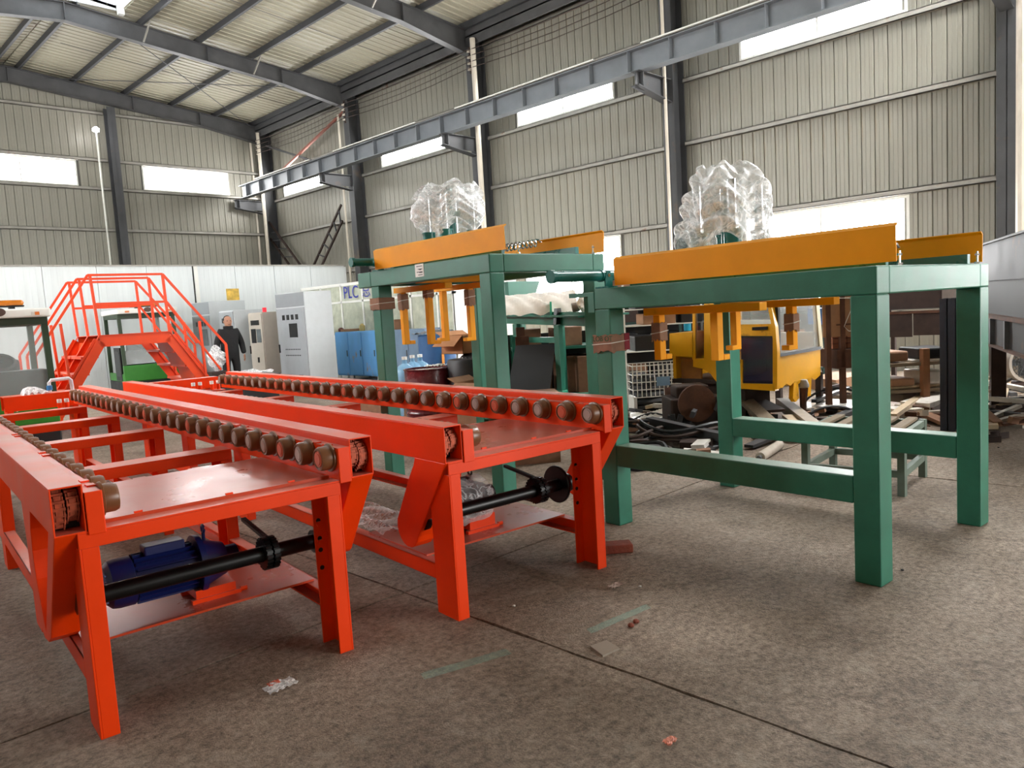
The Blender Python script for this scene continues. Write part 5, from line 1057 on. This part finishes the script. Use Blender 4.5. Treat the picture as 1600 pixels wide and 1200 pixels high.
# brown rack with a carton sheet and a blue crate
rq = at(1305, 560, 9.6); rr = thing('brown_rack', 'brown steel rack with a blue crate behind the front gantry leg', 'rack', (rq.x, rq.y, 0), -.72)
for x in (-.2, -.02, .42): MB().box(x-.03, x+.03, -.25, -.19, 0, 1.75).build('post', RUST, rr, False)
MB().box(-.1, .45, -.25, .25, .55, .78).build('lower_box', RUST, rr, False); MB().box(-.1, .45, -.25, .25, 1.08, 1.1).build('shelf', RUST, rr, False); MB().box(.22, .3, -.27, -.22, .78, 1.1).build('post', RUSTD, rr, False)
br_ = MB()
for i in range(5):
    for j in range(4): br_.box(-.08+.095*i, -.08+.095*i+.085, -.1, .1, .79+.065*j, .79+.065*j+.055)
m_ = Matrix.Translation((rq.x, rq.y, 0)) @ WR(-.72, 4, 'Z')
o = br_.build('brick_stack', mat('old_brick', '#A2674B', .85, var=.3, scale=6), None, False); o.matrix_basis = m_; tag(o, 'stacked old bricks stored in the brown rack', 'bricks', None, 'stuff')
bc = MB().box(-.25, .42, -.2, .2, 1.1, 1.3)
for k in range(7): bc.box(-.24+.095*k, -.225+.095*k, -.21, -.2, 1.1, 1.3)
o = bc.build('blue_crate', mat('blue_plastic', '#1E5FA8', .4, var=.1), None, False); o.matrix_basis = m_; tag(o, 'blue ribbed plastic crate on the brown rack', 'crate')
q0 = at(1312, 472, 9.3); m2 = Matrix.Translation(q0) @ WR(-.72, 4, 'Z'); o = MB().box(-.22, .3, -.01, .01, -.42, .14).build('carton_sheet', CARD, None, False); o.matrix_basis = m2; MB().tube([(-.2, -.016, .06), (.3, -.016, .03)], .006, 5).tube([(.2, -.016, .04), (.04, -.016, -.3), (.1, -.016, -.36), (.22, -.016, -.36)], .005, 5).build('string', STRINGM, o); tag(o, 'brown cardboard sheet tied with string to the brown rack', 'cardboard')
# timber rack in the gantry opening
tq = at(1430, 600, 9.4); tr = thing('timber_rack', 'brown timber rack stacked with boards seen through the front gantry', 'rack', (tq.x, tq.y, 0), -.75)
MB().box(-.1, -.02, -.35, -.27, .0, .76).build('post', mat('brown_post', '#8A5E3E', .75, var=.25), tr, False); MB().box(.5, .58, .1, .18, 0, .8).build('post', RUSTD, tr, False)
for z in (.28, .6): MB().box(-.5, .6, -.3, .3, z-.04, z).build('shelf', WOOD, tr, False)
for k, (x, z, sx, sz, m, lab) in enumerate(((-.1, .28, .8, .04, PALEW, 'pale boards on the low shelf of the timber rack'), (-.3, .32, .3, .09, CARD, 'tan sack on the low shelf of the timber rack'), (.1, .32, .28, .16, WB, 'white bag in the middle of the timber rack'), (-.35, .62, .25, .12, CARDD, 'brown bag at the left of the upper shelf of the timber rack'), (.15, .6, .7, .03, WHITEP, 'white sheet on the upper shelf of the timber rack'), (.1, .63, .4, .13, RUBBER, 'black bag on the upper shelf of the timber rack'))):
    o = MB().box(x-sx/2, x+sx/2, -.26, .2, z, z+sz).build('stored_goods', m, None, False, .02); o.matrix_basis = Matrix.Translation((tq.x, tq.y, 0)) @ WR(-.75, 4, 'Z'); tag(o, lab, 'goods')
# dark steel column and the big dark hopper
dc = gnd(1484, 672); ibc = ibeam(MB(), (dc.x, dc.y, 0), (dc.x, dc.y, 1.36), .14, .14, .012, .01, (1, 0, 0)).build('steel_post', mat('blue_black_steel', '#2C2F3A', .5, metal=.3, var=.15), None, False); tag(ibc, 'blue-black steel H-post standing behind the gantry opening', 'post')
hb = thing('dark_hopper', 'huge dark steel box hopper running out of the photo at the right', 'hopper')
P0 = at(1528, 440, 9.0); dv = Vector((-.927, -.375, 0)); nv = Vector((.375, -.927, 0)); zt0, zb0, zl0 = at(1528, 384, 9.0).z, at(1528, 487, 9.0).z, at(1528, 528, 9.0).z
def hbox(name, t0, t1, n0, n1, z0, z1, m):
    q = [P0+dv*t+nv*n for t, n in ((t0, n0), (t1, n0), (t1, n1), (t0, n1))]; vs = [(p.x, p.y, z0) for p in q]+[(p.x, p.y, z1) for p in q]
    return MB().add(vs, [(0, 1, 2, 3), (7, 6, 5, 4), (0, 4, 5, 1), (1, 5, 6, 2), (2, 6, 7, 3), (3, 7, 4, 0)]).build(name, m, hb, False)
hbox('side_plate', 0, 3.6, 0, .012, zb0, zt0, MILL); hbox('side_plate', 0, .012, .012, 1.2, zb0, zt0, MILL); hbox('lip', -.02, 3.6, -.03, .0, zt0-.02, zt0, MILL); hbox('fold', 0, 3.6, -.02, 0, zt0-.42, zt0-.39, MILL)
hbox('flange', -.05, 3.6, -.06, .0, zb0-.04, zb0, RUST); hbox('lower_box', -.05, 3.6, -.03, .8, zl0, zb0-.04, MILL); hbox('flange', -.05, 3.6, -.06, .0, zl0-.03, zl0, RUST)
for t in (.45, 1.15, 1.9): hbox('rib', t, t+.06, -.07, -.03, zl0, zb0-.04, STEELG)
for t in (.1, 2.9): hbox('leg', t, t+.12, .1, .25, 0, zl0-.03, RUSTD); hbox('leg', t, t+.12, .6, .75, 0, zl0-.03, RUSTD)
hbox('back_plate', -.05, 3.6, .5, .52, .12, zl0-.03, MATS['blue_black_steel'])
sc = thing('steel_casing', 'dark rusty steel plates framed in the right opening of the front gantry', 'casing'); c0 = at(1386, 488, 11.0); c1 = at(1478, 488, 10.5)
def cpl(name, f0, f1, z0, z1, off_, m, th=.03):
    a, b = c0.lerp(c1, f0), c0.lerp(c1, f1); d_ = (b-a).normalized(); n_ = Vector((d_.y, -d_.x, 0)); n_.normalize(); n_ = n_ if n_.dot(Vector((c0.x, c0.y, 0))) < 0 else -n_
    q = [a+n_*off_, b+n_*off_, b+n_*(off_-th), a+n_*(off_-th)]; vs = [(p.x, p.y, z0) for p in q]+[(p.x, p.y, z1) for p in q]
    return MB().add(vs, [(0, 1, 2, 3), (7, 6, 5, 4), (0, 4, 5, 1), (1, 5, 6, 2), (2, 6, 7, 3), (3, 7, 4, 0)]).build(name, m, sc, False)
zc = c0.z; cpl('upper_plate', -.05, .94, zc, zc+.42, 0, RUSTD); cpl('edge_strip', .94, 1.2, zc-.02, zc+.42, .01, mat('bare_steel_strip', '#7A7068', .5, metal=.3, var=.2)); cpl('lower_plate', .02, .44, zc-.36, zc-.03, .02, RUSTD); cpl('lower_plate', .46, .95, zc-.34, zc-.03, .02, RUSTD); cpl('ledge', -.05, 1.1, zc-.03, zc, .08, RUST, .1)
a_, b_ = c0.lerp(c1, .0), c0.lerp(c1, .92); MB().cyl((a_.x-.05, a_.y-.08, zc+.02), (b_.x-.05, b_.y-.08, zc+.02), .022, 10).build('round_bar', CHROME, sc)
for f_ in (.05, 1.1): cpl('leg', f_, f_+.07, 0, zc-.03, -.03, RUSTD, .08)
fq = at(1597, 566, 9.4); fan = thing('round_fan', 'round grey fan with a mesh grille at the right edge', 'fan', (fq.x, fq.y, fq.z), -.75)
gm = MB()
for k in range(22):
    a = 2*PI*k/22; gm.tube([(0, -.06, 0), (.2*math.cos(a), -.055, .2*math.sin(a))], .004, 4)
for r_ in (.05, .09, .13, .17, .2): gm.tube([(r_*math.cos(2*PI*i/28), -.058, r_*math.sin(2*PI*i/28)) for i in range(29)], .004, 4)
gm.build('grille', STEELG, fan); MB().lathe([(.2, -.07), (.235, -.06), (.235, .1), (.2, .1), (.2, -.07)], 30, WR(PI/2, 4, 'X')).build('shroud', TUBEM, fan)
MB().lathe([(0, -.03), (.05, -.03), (.05, .03), (0, .03)], 14, WR(PI/2, 4, 'X')).obox((.09, 0, 0), (.15, .01, .08), 0, .5).obox((-.09, 0, 0), (.15, .01, .08), 0, -.5).obox((0, 0, .09), (.08, .01, .15), .5).obox((0, 0, -.09), (.08, .01, .15), -.5).build('blades', STEELG, fan, False)
MB().box(-.25, .25, -.05, .1, -.3, -.24).box(-.24, -.19, -.03, .03, -fq.z, -.24).box(.19, .24, -.03, .03, -fq.z, -.24).build('stand', RUSTD, fan, False)
for k, (a, b) in enumerate((((1545, 590), (1572, 600)), ((1545, 612), (1580, 592)))): tag(MB().tube([at(*a, 8.9), at(*b, 8.9)], .018, 8).build('thin_pipe', TUBEM), 'thin pale pipe propped at the fan, %s one' % ('falling', 'rising')[k], 'pipe')
# grey-green trestle table
TB = mat('grey_green_trestle', '#5C6A5E', .6, var=.25); tq = [gnd(1410, 775), gnd(1446, 757), gnd(1400, 741), gnd(1372, 757)]
tt = thing('trestle_table', 'low grey-green steel trestle with a slatted top behind the front gantry leg', 'table'); zT = .46
cq = (tq[0]+tq[2])/2; tq = [Vector((cq.x+.34*sx*math.cos(.1)-.34*sy*math.sin(.1), cq.y+.34*sx*math.sin(.1)+.34*sy*math.cos(.1), 0)) for sx, sy in ((-1, -1), (1, -1), (1, 1), (-1, 1))]
off_ = gnd(1410, 775)-tq[0]; off_.z = 0; tq = [p+off_ for p in tq]
for p in tq: MB().box(p.x-.025, p.x+.025, p.y-.025, p.y+.025, 0, zT).build('leg', TB, tt, False)
for p, q in zip(tq, tq[1:]+tq[:1]):
    for z in (zT-.03, .16): MB().bar((p.x, p.y, z), (q.x, q.y, z), .04, .05).build('rail', TB, tt, False)
for k in range(5): a = tq[0].lerp(tq[3], .1+.2*k); b = tq[1].lerp(tq[2], .1+.2*k); MB().bar((a.x, a.y, zT+.005), (b.x, b.y, zT+.005), .07, .02).build('slat', WOOD, tt, False)
# ---------------------------------------------------------------- small things on the floor
bq = gnd(966, 866); bo = MB().box(-.12, .12, -.055, .055, 0, .053).build('brick', mat('red_brick', '#7A3D2C', .85, var=.3, scale=14, bump=.5, bscale=50), None, False, .008, (bq.x+.02, bq.y+.06, 0), -.72); tag(bo, 'single red brick beside the front leg of the second conveyor', 'brick')
tqs = [gnd(922, 1012), gnd(942, 1027), gnd(968, 1015), gnd(948, 1003)]
tag(MB().add([p for p in tqs]+[p+Vector((0, 0, .009)) for p in tqs], [(0, 1, 2, 3), (7, 6, 5, 4), (0, 4, 5, 1), (1, 5, 6, 2), (2, 6, 7, 3), (3, 7, 4, 0)]).build('floor_tile', mat('grey_tile', '#8F8477', .5, var=.1), None, False), 'small grey-brown tile lying on the floor joint', 'tile')
def scrap(name, label, x, y, s, m, seed): q = gnd(x, y); return tag(crumple(lambda a, b: ((q.x+(a-.5)*s, q.y+(b-.5)*s*.6, .012), (0, 0, 1)), 12, 8, .012, seed, 9).build(name, m), label, 'litter')
scrap('candy_wrapper', 'clear and red crumpled wrapper on the floor in the left foreground', 438, 1075, .13, FILM, 2); scrap('candy_wrapper', 'tiny orange-white wrapper on the floor at the bottom of the photo', 1047, 1162, .05, mat('orange_wrapper', '#E08A70', .5, var=.3, scale=30), 4)
scrap('paper_scrap', 'pinkish paper scrap on the floor right of the second conveyor', 962, 918, .08, mat('pink_paper', '#A08A80', .7), 5); scrap('red_scrap', 'red plastic film inside the clear wrapper', 428, 1072, .05, mat('red_film', '#C85A40', .4), 6)
for k, (x, y) in enumerate(((986, 980), (994, 974))): q = gnd(x, y); tag(MB().lathe([(0, 0), (.014, .004), (.016, .012), (.008, .02), (0, .021)], 7, Matrix.Translation(q)).build('pebble', MATS['red_brick']), 'reddish brick crumb on the floor, %s of two' % ('left', 'right')[k], 'crumb')
for k, (x, y) in enumerate(((803, 948), (1000, 918), (1410, 892), (1500, 697), (1560, 700))): q = gnd(x, y); tag(MB().lathe([(0, 0), (.008, .003), (.009, .008), (0, .012)], 6, Matrix.Translation(q)).build('pebble', WHITEP if k < 2 else RUBBER), ('white chip on the floor before the second conveyor', 'white chip on the floor right of the brick', 'black chip beside the near gantry leg', 'dark chip on the floor behind the far gantry leg', 'dark chip nearest the channel offcuts')[k], 'chip')
